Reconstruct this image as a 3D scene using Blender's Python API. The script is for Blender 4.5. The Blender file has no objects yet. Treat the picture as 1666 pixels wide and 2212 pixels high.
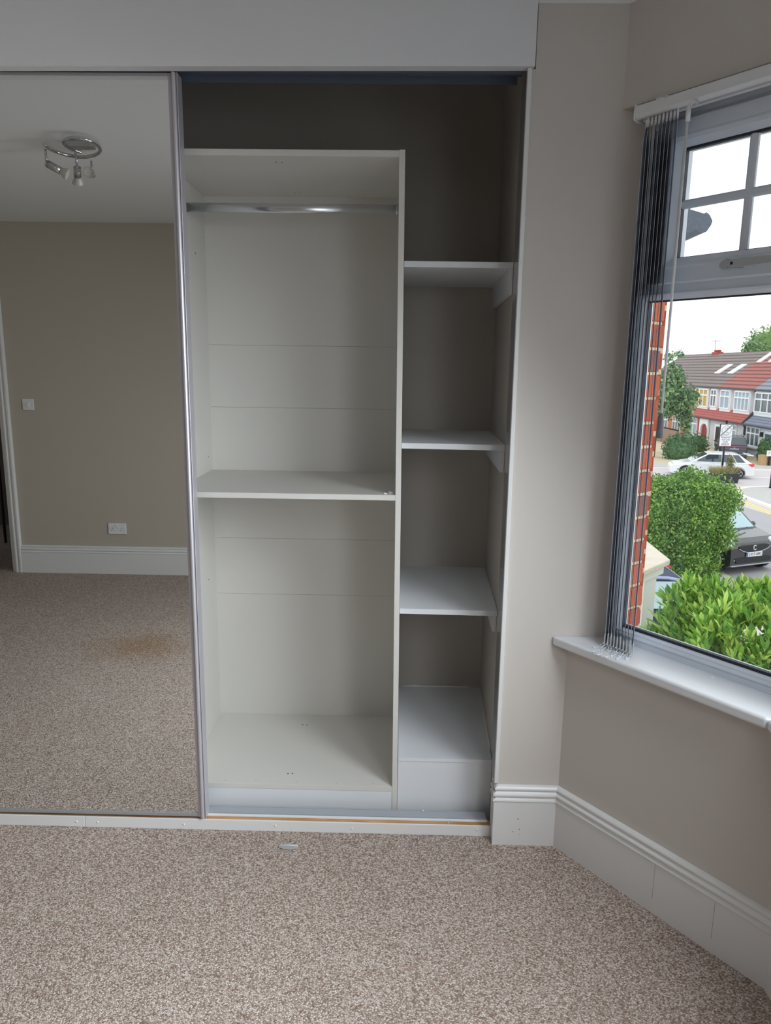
import bpy, bmesh, math, random
import numpy as np
from mathutils import Vector, Matrix

random.seed(7)
rng = np.random.default_rng(11)
SC = bpy.context.scene
COL = SC.collection
R = math.radians

# ------------------------------------------------------------------ camera
yaw, pitch, roll = R(0.9491), R(-11.2265), R(0.7746)
fw = Vector((-math.sin(yaw) * math.cos(pitch), math.cos(yaw) * math.cos(pitch), math.sin(pitch)))
r0 = Vector((math.cos(yaw), math.sin(yaw), 0)); u0 = r0.cross(fw)
rt = math.cos(roll) * r0 + math.sin(roll) * u0
up = -math.sin(roll) * r0 + math.cos(roll) * u0
cam_data = bpy.data.cameras.new('camera'); cam = bpy.data.objects.new('camera', cam_data); COL.objects.link(cam)
cam.matrix_world = Matrix(((rt.x, up.x, -fw.x, 0.0), (rt.y, up.y, -fw.y, -2.2), (rt.z, up.z, -fw.z, 1.5734), (0, 0, 0, 1)))
cam_data.sensor_fit = 'VERTICAL'; cam_data.sensor_height = 36.0; cam_data.sensor_width = 27.1
cam_data.lens = 1559.45 / 2212 * 36.0; cam_data.clip_start = 0.02; cam_data.clip_end = 500
SC.camera = cam

# ------------------------------------------------------------------ exposure
vs = SC.view_settings
vs.view_transform = 'Standard'; vs.look = 'None'; vs.gamma = 1.0; vs.use_curve_mapping = False
vs.exposure = 0.0
SC.cycles.use_denoising = True
SC.cycles.max_bounces = 10; SC.cycles.diffuse_bounces = 6; SC.cycles.transparent_max_bounces = 12
SC.cycles.sample_clamp_indirect = 6.0

# ------------------------------------------------------------------ world: overcast sky, pale thin cloud
SKY = 1.6
world = bpy.data.worlds.new('overcast_sky'); SC.world = world; world.use_nodes = True
nt = world.node_tree; nt.nodes.clear()
wo = nt.nodes.new('ShaderNodeOutputWorld'); bg = nt.nodes.new('ShaderNodeBackground')
tc = nt.nodes.new('ShaderNodeTexCoord'); nz = nt.nodes.new('ShaderNodeTexNoise'); cr = nt.nodes.new('ShaderNodeValToRGB')
mp = nt.nodes.new('ShaderNodeMapping'); mp.inputs['Scale'].default_value = (1.2, 1.2, 5.0)
nz.inputs['Scale'].default_value = 2.2; nz.inputs['Detail'].default_value = 5
cr.color_ramp.elements[0].position = 0.34; cr.color_ramp.elements[0].color = (0.80, 0.89, 0.97, 1)
cr.color_ramp.elements[1].position = 0.56; cr.color_ramp.elements[1].color = (1, 1, 1, 1)
nt.links.new(tc.outputs['Generated'], mp.inputs[0]); nt.links.new(mp.outputs[0], nz.inputs['Vector'])
nt.links.new(nz.outputs['Fac'], cr.inputs[0]); nt.links.new(cr.outputs[0], bg.inputs['Color'])
bg.inputs['Strength'].default_value = SKY; nt.links.new(bg.outputs[0], wo.inputs[0])

# ------------------------------------------------------------------ frame of the splayed bay window
TH = R(37.7173)
XC = 0.554
WU = Vector((math.sin(TH), -math.cos(TH), 0)); WN = Vector((math.cos(TH), math.sin(TH), 0)); W0 = Vector((XC, 0, 0))
def wp(u, n, z): return W0 + WU * u + WN * n + Vector((0, 0, z))
WROT = TH - math.pi / 2
BAY_B = W0 + WU * 0.72                       # corner splay / centre window
BAY_C = Vector((BAY_B.x, BAY_B.y - 1.35, 0))
BAY_D = Vector((XC, BAY_C.y + BAY_B.y, 0))
CEIL = 2.553

# ------------------------------------------------------------------ daylight coming in at the two bay windows out of frame
def window_light(name, centre, normal_in, w, h, watts, col):
    ld = bpy.data.lights.new(name, 'AREA'); ld.spread = R(122); ld.shape = 'RECTANGLE'; ld.size = w; ld.size_y = h; ld.energy = watts; ld.color = col
    o = bpy.data.objects.new(name, ld); COL.objects.link(o)
    o.location = centre
    o.rotation_euler = Vector(normal_in).to_track_quat('-Z', 'Y').to_euler()
    return o
W_CENTRE, W_SIDE = 37.0, 12.0
window_light('daylight_centre_window', (BAY_B.x + 0.16, -1.04, 1.52), (-1, 0, -0.70), 0.42, 1.42, W_CENTRE, (0.88, 0.94, 1.0))
sn = Vector((-math.cos(TH), math.sin(TH), 0))
mid = (BAY_C + BAY_D) / 2
window_light('daylight_side_window', (mid.x - sn.x * 0.16, mid.y - sn.y * 0.16, 1.52), (sn.x, sn.y, -0.70), 0.55, 1.42, W_SIDE, (0.93, 0.97, 1.0))

# ================================================================== helpers
def lin(c): return tuple((x / 12.92 if x <= 0.04045 else ((x + 0.055) / 1.055) ** 2.4) for x in c)
def srgb(r, g, b): return lin((r / 255, g / 255, b / 255)) + (1,)

MATS = {}
def mat(name, col, rough=0.5, metal=0.0, spec=0.5, bump=None, vary=None, coat=0.0, trans=None):
    """col linear rgba. bump=(scale,strength,distance). vary=(scale,amount) soft value variation."""
    m = bpy.data.materials.new(name); m.use_nodes = True
    n = m.node_tree; b = n.nodes['Principled BSDF']
    if len(col) == 3: col = tuple(col) + (1,)
    b.inputs['Base Color'].default_value = col; b.inputs['Roughness'].default_value = rough
    b.inputs['Metallic'].default_value = metal; b.inputs['Specular IOR Level'].default_value = spec
    if coat: b.inputs['Coat Weight'].default_value = coat; b.inputs['Coat Roughness'].default_value = 0.05
    t = n.nodes.new('ShaderNodeTexCoord')
    if vary:
        z = n.nodes.new('ShaderNodeTexNoise'); z.inputs['Scale'].default_value = vary[0]; z.inputs['Detail'].default_value = 4
        h = n.nodes.new('ShaderNodeHueSaturation'); h.inputs['Color'].default_value = col
        mr = n.nodes.new('ShaderNodeMapRange'); mr.inputs[3].default_value = 1 - vary[1]; mr.inputs[4].default_value = 1 + vary[1]
        n.links.new(t.outputs['Object'], z.inputs['Vector']); n.links.new(z.outputs['Fac'], mr.inputs[0])
        n.links.new(mr.outputs[0], h.inputs['Value']); n.links.new(h.outputs[0], b.inputs['Base Color'])
    if bump:
        z = n.nodes.new('ShaderNodeTexNoise'); z.inputs['Scale'].default_value = bump[0]; z.inputs['Detail'].default_value = 3
        bp = n.nodes.new('ShaderNodeBump'); bp.inputs['Strength'].default_value = bump[1]; bp.inputs['Distance'].default_value = bump[2]
        n.links.new(t.outputs['Object'], z.inputs['Vector']); n.links.new(z.outputs['Fac'], bp.inputs['Height']); n.links.new(bp.outputs[0], b.inputs['Normal'])
    MATS[name] = m
    return m

def glass_pane(name, tint=(1, 1, 1, 1), ior=1.45, refl=1.0, rough=0.0):
    m = bpy.data.materials.new(name); m.use_nodes = True
    n = m.node_tree; n.nodes.clear()
    o = n.nodes.new('ShaderNodeOutputMaterial'); mx = n.nodes.new('ShaderNodeMixShader'); f = n.nodes.new('ShaderNodeFresnel')
    tr = n.nodes.new('ShaderNodeBsdfTransparent'); gl = n.nodes.new('ShaderNodeBsdfGlossy')
    tr.inputs[0].default_value = tint; gl.inputs['Roughness'].default_value = rough; f.inputs[0].default_value = ior
    mu = n.nodes.new('ShaderNodeMath'); mu.operation = 'MULTIPLY'; mu.inputs[1].default_value = refl
    n.links.new(f.outputs[0], mu.inputs[0]); n.links.new(mu.outputs[0], mx.inputs[0])
    n.links.new(tr.outputs[0], mx.inputs[1]); n.links.new(gl.outputs[0], mx.inputs[2]); n.links.new(mx.outputs[0], o.inputs[0])
    MATS[name] = m
    return m

class MB:
    def __init__(self): self.v = []; self.f = []; self.m = []; self.s = []
    def add(self, vs, fs, mi=0, smooth=False):
        k = len(self.v); self.v += [tuple(p) for p in vs]
        for f in fs: self.f.append(tuple(i + k for i in f)); self.m.append(mi); self.s.append(smooth)
        return self
    def box(self, x0, x1, y0, y1, z0, z1, mi=0, fn=None):
        p = [(x, y, z) for z in (z0, z1) for y in (y0, y1) for x in (x0, x1)]
        if fn: p = [fn(*q) for q in p]
        return self.add(p, [(0, 2, 3, 1), (4, 5, 7, 6), (0, 1, 5, 4), (2, 6, 7, 3), (0, 4, 6, 2), (1, 3, 7, 5)], mi)
    def prism(self, poly, lo, hi, fn, mi=0, smooth=False):
        """poly: 2d points; fn(a,b,t)->xyz with t lo/hi"""
        n = len(poly)
        vs = [fn(a, b, lo) for a, b in poly] + [fn(a, b, hi) for a, b in poly]
        fs = [tuple(range(n))[::-1], tuple(range(n, 2 * n))]
        self.add(vs, fs, mi)
        k = len(self.v) - 2 * n
        for i in range(n):
            j = (i + 1) % n
            self.f.append((k + i, k + j, k + n + j, k + n + i)); self.m.append(mi); self.s.append(smooth)
        return self
    def loft(self, rings, mi=0, smooth=True, closed=True, caps=True, loop=False):
        n = len(rings[0]); k = len(self.v)
        for r_ in rings: self.v += [tuple(p) for p in r_]
        L = len(rings); rr = range(L) if loop else range(L - 1)
        for a in rr:
            b = (a + 1) % L
            for i in (range(n) if closed else range(n - 1)):
                j = (i + 1) % n
                self.f.append((k + a * n + i, k + a * n + j, k + b * n + j, k + b * n + i)); self.m.append(mi); self.s.append(smooth)
        if caps and not loop:
            self.f.append(tuple(k + i for i in range(n))[::-1]); self.m.append(mi); self.s.append(False)
            self.f.append(tuple(k + (L - 1) * n + i for i in range(n))); self.m.append(mi); self.s.append(False)
        return self
    def tube(self, path, r, n=10, mi=0, caps=True, loop=False):
        P = [Vector(p) for p in path]; rings = []
        rad = r if isinstance(r, (list, tuple)) else [r] * len(P)
        prev = None
        for i, p in enumerate(P):
            if loop: d = (P[(i + 1) % len(P)] - P[i - 1])
            else: d = (P[min(i + 1, len(P) - 1)] - P[max(i - 1, 0)])
            d.normalize()
            a = prev if prev is not None else (Vector((0, 0, 1)) if abs(d.z) < 0.9 else Vector((1, 0, 0)))
            a = (a - d * a.dot(d)); a.normalize(); prev = a; b = d.cross(a)
            rings.append([p + (a * math.cos(2 * math.pi * k / n) + b * math.sin(2 * math.pi * k / n)) * rad[i] for k in range(n)])
        return self.loft(rings, mi, True, True, caps, loop)
    def cyl(self, p0, p1, r, n=16, mi=0, r1=None): return self.tube([p0, p1], [r, r if r1 is None else r1], n, mi)
    def lathe(self, prof, origin, axis, n=20, mi=0, caps=True):
        """prof: (radius, distance along axis)"""
        o = Vector(origin); d = Vector(axis).normalized()
        a = Vector((0, 0, 1)) if abs(d.z) < 0.9 else Vector((1, 0, 0))
        a = (a - d * a.dot(d)).normalized(); b = d.cross(a)
        rings = [[o + d * h + (a * math.cos(2 * math.pi * k / n) + b * math.sin(2 * math.pi * k / n)) * max(r_, 1e-4) for k in range(n)] for r_, h in prof]
        return self.loft(rings, mi, True, True, caps)
    def sphere(self, c, r, n=8, mi=0, sc=(1, 1, 1)):
        rings = []
        for i in range(n + 1):
            t = math.pi * i / n; rr = max(math.sin(t), 1e-3)
            rings.append([(c[0] + sc[0] * r * rr * math.cos(2 * math.pi * k / (n + 2)), c[1] + sc[1] * r * rr * math.sin(2 * math.pi * k / (n + 2)), c[2] + sc[2] * r * math.cos(t)) for k in range(n + 2)])
        return self.loft(rings[::-1], mi, True)
    def rectframe(self, a0, a1, b0, b1, prof, fn, mi=0):
        """mitred rectangular frame. prof: closed list of (inset, depth)"""
        rings = []
        for d, h in prof:
            rings.append([fn(a0 + d, h, b0 + d), fn(a1 - d, h, b0 + d), fn(a1 - d, h, b1 - d), fn(a0 + d, h, b1 - d)])
        return self.loft(rings, mi, False, True, False, True)
    def xf(self, M):
        self.v = [tuple(M @ Vector(p)) for p in self.v]; return self

def props(o, label=None, cat=None, group=None, kind=None):
    if label: o['label'] = label
    if cat: o['category'] = cat
    if group: o['group'] = group
    if kind: o['kind'] = kind
    return o

def build(name, mb, mats, parent=None, bevel=0.0, seg=2, **kw):
    me = bpy.data.meshes.new(name)
    vs = mb.v
    if parent is not None:
        g = Vector((0, 0, 0)); q = parent
        while q is not None: g += Vector(q.location); q = q.parent
        if not parent.get('_local', 0): vs = [(x - g.x, y - g.y, z - g.z) for x, y, z in vs]
    me.from_pydata(vs, [], mb.f)
    if not isinstance(mats, (list, tuple)): mats = [mats]
    for m in mats: me.materials.append(m)
    me.polygons.foreach_set('material_index', mb.m); me.polygons.foreach_set('use_smooth', mb.s)
    bm = bmesh.new(); bm.from_mesh(me); bmesh.ops.recalc_face_normals(bm, faces=bm.faces); bm.to_mesh(me); bm.free()
    me.update()
    o = bpy.data.objects.new(name, me); COL.objects.link(o)
    if parent is not None: o.parent = parent
    if bevel:
        b = o.modifiers.new('bevel', 'BEVEL'); b.width = bevel; b.segments = seg; b.limit_method = 'ANGLE'; b.angle_limit = R(40)
    return props(o, **kw)

def thing(name, label, cat, loc=(0, 0, 0), rotz=0, group=None, kind=None):
    o = bpy.data.objects.new(name, None); COL.objects.link(o); o.empty_display_size = 0.05
    o.location = loc; o.rotation_euler = (0, 0, rotz)
    if rotz: o['_local'] = 1
    return props(o, label, cat, group, kind)
LOCALS = []
def local_thing(name, label, cat, loc=(0, 0, 0), rotz=0, group=None, kind=None):
    o = thing(name, label, cat, loc, 0, group, kind); o.rotation_euler = (0, 0, rotz); o['_local'] = 1; LOCALS.append(o); return o
def sub(name, mb, mats, parent, **kw):
    """sub-part below a part whose own origin is its thing's origin (local coordinates)"""
    local = parent.parent.get('_local', 0) if parent.parent is not None else 0
    if local:
        parent['_local'] = 1; LOCALS.append(parent)
    return build(name, mb, mats, parent, **kw)

def text_mesh(s, size, loc, right, upv, depth=0.002, align='CENTER', bold=0.0):
    cu = bpy.data.curves.new('lettering', 'FONT'); cu.body = s; cu.size = size; cu.align_x = align; cu.align_y = 'CENTER'; cu.extrude = depth; cu.offset = bold
    cu.resolution_u = 3
    o = bpy.data.objects.new('lettering', cu); COL.objects.link(o)
    bpy.context.view_layer.update()
    me = o.to_mesh()
    rr = Vector(right).normalized(); uu = Vector(upv).normalized(); nn = rr.cross(uu)
    mb = MB(); L = Vector(loc)
    mb.add([L + rr * v.co.x + uu * v.co.y + nn * v.co.z for v in me.vertices], [tuple(p.vertices) for p in me.polygons])
    o.to_mesh_clear(); bpy.data.objects.remove(o); bpy.data.curves.remove(cu)
    return mb

def copy_tree(o, parent=None):
    c = o.copy(); COL.objects.link(c)
    if parent is not None: c.parent = parent
    for ch in list(o.children): copy_tree(ch, c)
    return c

# ================================================================== materials
M_wall = mat('wall_paint_taupe', srgb(207, 201, 195), 0.75, spec=0.25, bump=(60, 0.08, 0.004), vary=(1.5, 0.02))
M_back = mat('wall_paint_warm_taupe', srgb(190, 182, 169), 0.75, spec=0.25, bump=(60, 0.08, 0.004))
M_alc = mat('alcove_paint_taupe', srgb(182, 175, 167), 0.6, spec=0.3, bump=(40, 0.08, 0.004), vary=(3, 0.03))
M_ceil = mat('ceiling_paint', srgb(234, 236, 238), 0.8, spec=0.2, bump=(30, 0.06, 0.004))
M_gloss = mat('white_gloss_paint', srgb(228, 228, 228), 0.32, spec=0.5, bump=(25, 0.03, 0.003))
M_fascia = mat('fascia_white_paint', srgb(226, 227, 230), 0.45, spec=0.4, bump=(18, 0.04, 0.003))
M_cream = mat('cream_melamine', srgb(213, 211, 206), 0.42, spec=0.45, bump=(300, 0.02, 0.0005))
M_white = mat('white_melamine', srgb(222, 225, 229), 0.38, spec=0.5)
M_dark = mat('drill_hole_dark', (0.01, 0.009, 0.008), 0.9)
M_seam = mat('panel_joint_line', srgb(150, 148, 140), 0.8)
M_alu = mat('satin_aluminium_lilac', srgb(196, 193, 200), 0.42, metal=0.45, spec=0.6)
M_alu2 = mat('satin_aluminium_grey', srgb(176, 178, 182), 0.35, metal=0.45)
M_track = mat('track_grey_metal', srgb(176, 181, 188), 0.35, metal=0.3)
M_toptrack = mat('top_track_shaded_grey', srgb(104, 112, 128), 0.4, metal=0.3)  # track grey made darker: the shade on its underside is in the colour
M_liner = mat('grey_gloss_liner', srgb(166, 170, 175), 0.1, metal=0.0, spec=0.8)
M_chrome = mat('chrome', (0.62, 0.63, 0.65), 0.07, metal=1.0)
M_satin = mat('brushed_steel', (0.55, 0.56, 0.56), 0.3, metal=1.0)
M_upvc = mat('white_upvc', srgb(214, 221, 231), 0.25, spec=0.5)
M_sill = mat('sill_white_gloss', srgb(222, 224, 228), 0.22, spec=0.5)
M_gasket = mat('black_gasket', (0.018, 0.024, 0.045), 0.5)
M_plastic = mat('white_plastic', srgb(232, 233, 236), 0.3)
M_slat = mat('blind_fabric_grey', srgb(212, 216, 224), 0.75, spec=0.2)
_n = M_slat.node_tree; _tl = _n.nodes.new('ShaderNodeBsdfTranslucent'); _tl.inputs[0].default_value = srgb(200, 206, 220); _mx = _n.nodes.new('ShaderNodeMixShader'); _mx.inputs[0].default_value = .32
_o = [q for q in _n.nodes if q.type == 'OUTPUT_MATERIAL'][0]
_n.links.new(_n.nodes['Principled BSDF'].outputs[0], _mx.inputs[1]); _n.links.new(_tl.outputs[0], _mx.inputs[2]); _n.links.new(_mx.outputs[0], _o.inputs[0])
M_weight = mat('slat_weight_plastic', srgb(196, 200, 205), 0.3)
M_wandgrey = mat('wand_grey_plastic', srgb(120, 124, 132), 0.35)
M_black = mat('black_plastic', (0.012, 0.012, 0.014), 0.4)

def carpet():
    m = bpy.data.materials.new('loop_pile_carpet'); m.use_nodes = True
    n = m.node_tree; b = n.nodes['Principled BSDF']; L = n.links.new
    b.inputs['Roughness'].default_value = 0.95; b.inputs['Specular IOR Level'].default_value = 0.1
    t = n.nodes.new('ShaderNodeTexCoord'); mp = n.nodes.new('ShaderNodeMapping'); mp.inputs['Rotation'].default_value = (0, 0, R(28)); mp.inputs['Scale'].default_value = (1.0, 1.25, 1)
    L(t.outputs['Object'], mp.inputs[0])
    vo = n.nodes.new('ShaderNodeTexVoronoi'); vo.inputs['Scale'].default_value = 215; vo.inputs['Randomness'].default_value = 0.85; L(mp.outputs[0], vo.inputs['Vector'])
    sep = n.nodes.new('ShaderNodeSeparateColor'); L(vo.outputs['Color'], sep.inputs[0])
    r1 = n.nodes.new('ShaderNodeValToRGB'); r1.color_ramp.interpolation = 'LINEAR'
    el = r1.color_ramp.elements
    el[0].position = 0.0; el[0].color = srgb(146, 131, 120); el[1].position = 1.0; el[1].color = srgb(226, 218, 212)
    for p_, c_ in ((0.25, srgb(172, 157, 147)), (0.5, srgb(195, 182, 174)), (0.78, srgb(209, 198, 191))):
        e = el.new(p_); e.color = c_
    L(sep.outputs[0], r1.inputs[0])
    # loops darken into their gaps: gap shade put into the colour, plus bump
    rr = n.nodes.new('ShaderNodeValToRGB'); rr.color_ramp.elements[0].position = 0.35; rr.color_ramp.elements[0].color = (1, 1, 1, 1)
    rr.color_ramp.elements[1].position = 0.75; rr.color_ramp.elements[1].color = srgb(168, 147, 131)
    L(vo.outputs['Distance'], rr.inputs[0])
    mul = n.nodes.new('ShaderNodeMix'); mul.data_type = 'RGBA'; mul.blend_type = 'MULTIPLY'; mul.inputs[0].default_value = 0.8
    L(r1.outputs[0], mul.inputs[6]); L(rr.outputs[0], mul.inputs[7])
    # broad wear and a rust-brown spill stain
    nz = n.nodes.new('ShaderNodeTexNoise'); nz.inputs['Scale'].default_value = 3.5; nz.inputs['Detail'].default_value = 4; L(t.outputs['Object'], nz.inputs['Vector'])
    hs = n.nodes.new('ShaderNodeHueSaturation'); mr = n.nodes.new('ShaderNodeMapRange'); mr.inputs[3].default_value = 0.93; mr.inputs[4].default_value = 1.07
    L(nz.outputs['Fac'], mr.inputs[0]); L(mr.outputs[0], hs.inputs['Value']); L(mul.outputs[2], hs.inputs['Color'])
    d = n.nodes.new('ShaderNodeVectorMath'); d.operation = 'DISTANCE'; d.inputs[1].default_value = (-1.47, -1.63, 0.0); L(t.outputs['Object'], d.inputs[0])
    ad = n.nodes.new('ShaderNodeMath'); ad.operation = 'MULTIPLY_ADD'; ad.inputs[1].default_value = 0.35; L(nz.outputs['Fac'], ad.inputs[0]); L(d.outputs['Value'], ad.inputs[2])
    sr = n.nodes.new('ShaderNodeMapRange'); sr.inputs[1].default_value = 0.22; sr.inputs[2].default_value = 0.50; sr.inputs[3].default_value = 0.6; sr.inputs[4].default_value = 0.0; L(ad.outputs[0], sr.inputs[0])
    mx = n.nodes.new('ShaderNodeMix'); mx.data_type = 'RGBA'; mx.blend_type = 'MULTIPLY'; L(sr.outputs[0], mx.inputs[0]); L(hs.outputs[0], mx.inputs[6]); mx.inputs[7].default_value = srgb(225, 195, 150)
    L(mx.outputs[2], b.inputs['Base Color'])
    bp = n.nodes.new('ShaderNodeBump'); bp.inputs['Strength'].default_value = 0.6; bp.inputs['Distance'].default_value = 0.004; bp.invert = True
    L(vo.outputs['Distance'], bp.inputs['Height']); L(bp.outputs[0], b.inputs['Normal'])
    return m
M_carpet = carpet()

def wood():
    m = mat('bare_pine', srgb(196, 150, 100), 0.6)
    n = m.node_tree; b = n.nodes['Principled BSDF']; L = n.links.new
    t = n.nodes.new('ShaderNodeTexCoord'); mp = n.nodes.new('ShaderNodeMapping'); mp.inputs['Scale'].default_value = (1.5, 40, 40)
    z = n.nodes.new('ShaderNodeTexNoise'); z.inputs['Scale'].default_value = 3; z.inputs['Detail'].default_value = 6; z.inputs['Distortion'].default_value = 1.0
    r_ = n.nodes.new('ShaderNodeValToRGB'); r_.color_ramp.elements[0].position = 0.3; r_.color_ramp.elements[0].color = srgb(150, 100, 62); r_.color_ramp.elements[1].position = 0.7; r_.color_ramp.elements[1].color = srgb(216, 176, 126)
    L(t.outputs['Object'], mp.inputs[0]); L(mp.outputs[0], z.inputs['Vector']); L(z.outputs['Fac'], r_.inputs[0]); L(r_.outputs[0], b.inputs['Base Color'])
    return m
M_wood = wood()

def mirror():
    m = mat('mirror_silvering', (0.86, 0.88, 0.87), 0.0, metal=1.0); return m
M_mirror = mirror()
M_pane = glass_pane('window_glass', (0.97, 0.985, 0.98, 1), 1.45, 0.6)
M_clear = mat('clear_plastic', srgb(206, 208, 208), .25)
M_clear.node_tree.nodes['Principled BSDF'].inputs['Alpha'].default_value = .45
M_bead = mat('clear_bead', srgb(225, 230, 235), 0.15, spec=0.8)

# ================================================================== ROOM SHELL
def poly_slab(pts, z0, z1):
    mb = MB(); mb.prism(pts, z0, z1, lambda a, b, t: (a, b, t)); return mb

XL, YB = -3.95, -3.06
room = [(XL, YB), (XC, YB), (BAY_D.x, BAY_D.y), (BAY_C.x + .25, BAY_C.y - .1), (BAY_B.x + .25, BAY_B.y + .1), (XC + .16, 0.12), (XC + .16, 0.86), (XL, 0.86)]
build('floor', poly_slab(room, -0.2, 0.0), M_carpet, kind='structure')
build('ceiling', poly_slab([(XL - .1, YB - .12), (XC + .3, YB - .12), (BAY_C.x + .3, BAY_D.y), (BAY_C.x + .3, BAY_B.y + .1), (XC + .3, 0.12), (XC + .3, 0.14), (.45, .14), (.45, .018), (XL - .1, 0.018)], CEIL, CEIL + 0.12), M_ceil, kind='structure')

build('ceiling_alcove', poly_slab([(XL, .018), (.45, .018), (.45, .86), (XL, .86)], 2.85, 2.95), M_ceil, kind='structure')
# pier between wardrobe and bay, alcove side and back, all one plastered wall
mb = MB()
c608 = Vector((0.608, 0.0, 0))
mb.prism([(0.362, 0.0), (XC, 0.0), (XC + .06, .10), (XC + .06, .86), (0.38, .86), (0.38, .16), (0.362, .16)], 0.0, 0.72, lambda a, b, t: (a, b, t))
rev = []
pA = wp(0.088, 0.102, 0)
for k in range(5):                             # softly rounded plaster arris into the window reveal
    t = k / 4
    q0 = Vector((0.585, 0, 0)); q2 = c608 + (pA - c608) * 0.55
    q = q0 * (1 - t) ** 2 + c608 * 2 * t * (1 - t) + q2 * t * t
    rev.append((q.x, q.y))
pB = wp(0.088, 0.10201, 0); pB2 = wp(0.045, 0.17, 0)
mb.prism([(0.362, 0.0)] + rev + [(pA.x, pA.y), (pB2.x, pB2.y), (pB2.x, .86), (0.38, .86), (0.38, .16), (0.362, .16)], 0.72, 2.85, lambda a, b, t: (a, b, t))
build('wall_front', mb, M_wall, kind='structure')
mb = MB(); mb.box(-1.95, 0.3694, 0.7159, 0.86, 0, 2.85)
build('wall_alcove', mb, M_alc, kind='structure')
mb = MB(); mb.prism([(.3500, .1602), (.3694, .7159), (.39, .7159), (.39, .1602)], 0, 2.85, lambda a, b, t: (a, b, t))
build('wall_alcove_side', mb, M_alc, kind='structure')
mb = MB(); mb.box(XL, -1.55, 0.0, 0.86, 0, CEIL)
build('wall_front_left', mb, M_wall, kind='structure')
# splayed wall below and above the visible window
def wbox(mb, u_0, u_1, n_0, n_1, z_0, z_1, mi=0):
    return mb.box(u_0, u_1, n_0, n_1, z_0, z_1, mi, lambda u, n, z: tuple(wp(u, n, z)))
mb = MB(); wbox(mb, 0.0, 0.735, 0.0, 0.25, -0.02, 0.713); wbox(mb, 0.033, 0.76, 0.043, 0.25, 2.289, CEIL)
build('wall_right', mb, M_wall, kind='structure')
mb = MB()
mb.box(BAY_B.x, BAY_B.x + .25, BAY_C.y - .1, BAY_B.y + .1, 0, .713); mb.box(BAY_B.x + .03, BAY_B.x + .25, BAY_C.y - .1, BAY_B.y + .1, 2.289, CEIL)
build('wall_bay_centre', mb, M_wall, kind='structure')
du = (BAY_D - BAY_C).normalized(); dn = Vector((-sn.x, -sn.y, 0)); LS = (BAY_D - BAY_C).length
def sp(u, n, z): return tuple(BAY_C + du * u + dn * n + Vector((0, 0, z)))
mb = MB(); mb.box(-.02, LS, 0, .25, 0, .713, 0, sp); mb.box(-.02, LS, .04, .25, 2.289, CEIL, 0, sp)
build('wall_bay_side', mb, M_wall, kind='structure')
mb = MB(); mb.box(XC, XC + .25, YB - .12, BAY_D.y, 0, CEIL); build('wall_right_rear', mb, M_wall, kind='structure')
# back wall (seen in the mirror) with the doorway, left wall, hallway beyond
DX0, DX1, DZ = -3.72, -2.925, 1.99
mb = MB(); mb.box(DX1, XC + .25, YB - .12, YB, 0, CEIL); mb.box(DX0, DX1, YB - .12, YB, DZ, CEIL); mb.box(XL - .1, DX0, YB - .12, YB, 0, CEIL)
build('wall_back', mb, M_back, kind='structure')
mb = MB(); mb.box(XL - .1, XL, YB, 0.86, 0, CEIL); build('wall_left', mb, M_back, kind='structure')
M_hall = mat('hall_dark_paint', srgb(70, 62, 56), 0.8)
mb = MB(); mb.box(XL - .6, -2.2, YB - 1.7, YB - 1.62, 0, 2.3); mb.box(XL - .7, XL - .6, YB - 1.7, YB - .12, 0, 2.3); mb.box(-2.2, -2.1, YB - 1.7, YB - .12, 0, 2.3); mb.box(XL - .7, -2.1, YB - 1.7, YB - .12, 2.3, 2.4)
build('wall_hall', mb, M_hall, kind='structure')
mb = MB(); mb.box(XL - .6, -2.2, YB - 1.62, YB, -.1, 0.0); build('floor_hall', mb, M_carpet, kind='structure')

# door surround (right jamb shows in the mirror)
door = thing('door_1', None, None, (DX1, YB, 0), kind='structure')
def arch(mb, x0, x1, z0, z1, face, vertical=True):
    prof = [(0, 0), (0, .016), (.012, .022), (.022, .014), (.034, .014), (.042, .02), (.055, .02), (.06, .012), (.06, 0)]
    return prof
mb = MB()
pr = [(0, 0), (0, .014), (.010, .016), (.014, .022), (.024, .022), (.028, .015), (.040, .017), (.046, .026), (.058, .026), (.062, 0)]
mb.prism(pr, 0, DZ + .062, lambda a, b, t: (DX1 - .008 + a, YB + b, t))
mb.prism(pr, 0, DZ + .062, lambda a, b, t: (DX0 + .008 - a, YB + b, t))
mb.prism(pr, DX0, DX1, lambda a, b, t: (t, YB + b, DZ + a))
build('architrave', mb, M_gloss, door, bevel=.0012)
mb = MB(); mb.box(DX1 - .03, DX1, YB - .12, YB, 0, DZ); mb.box(DX0, DX0 + .03, YB - .12, YB, 0, DZ); mb.box(DX0, DX1, YB - .12, YB, DZ - .03, DZ)
build('door_lining', mb, M_gloss, door)

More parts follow.
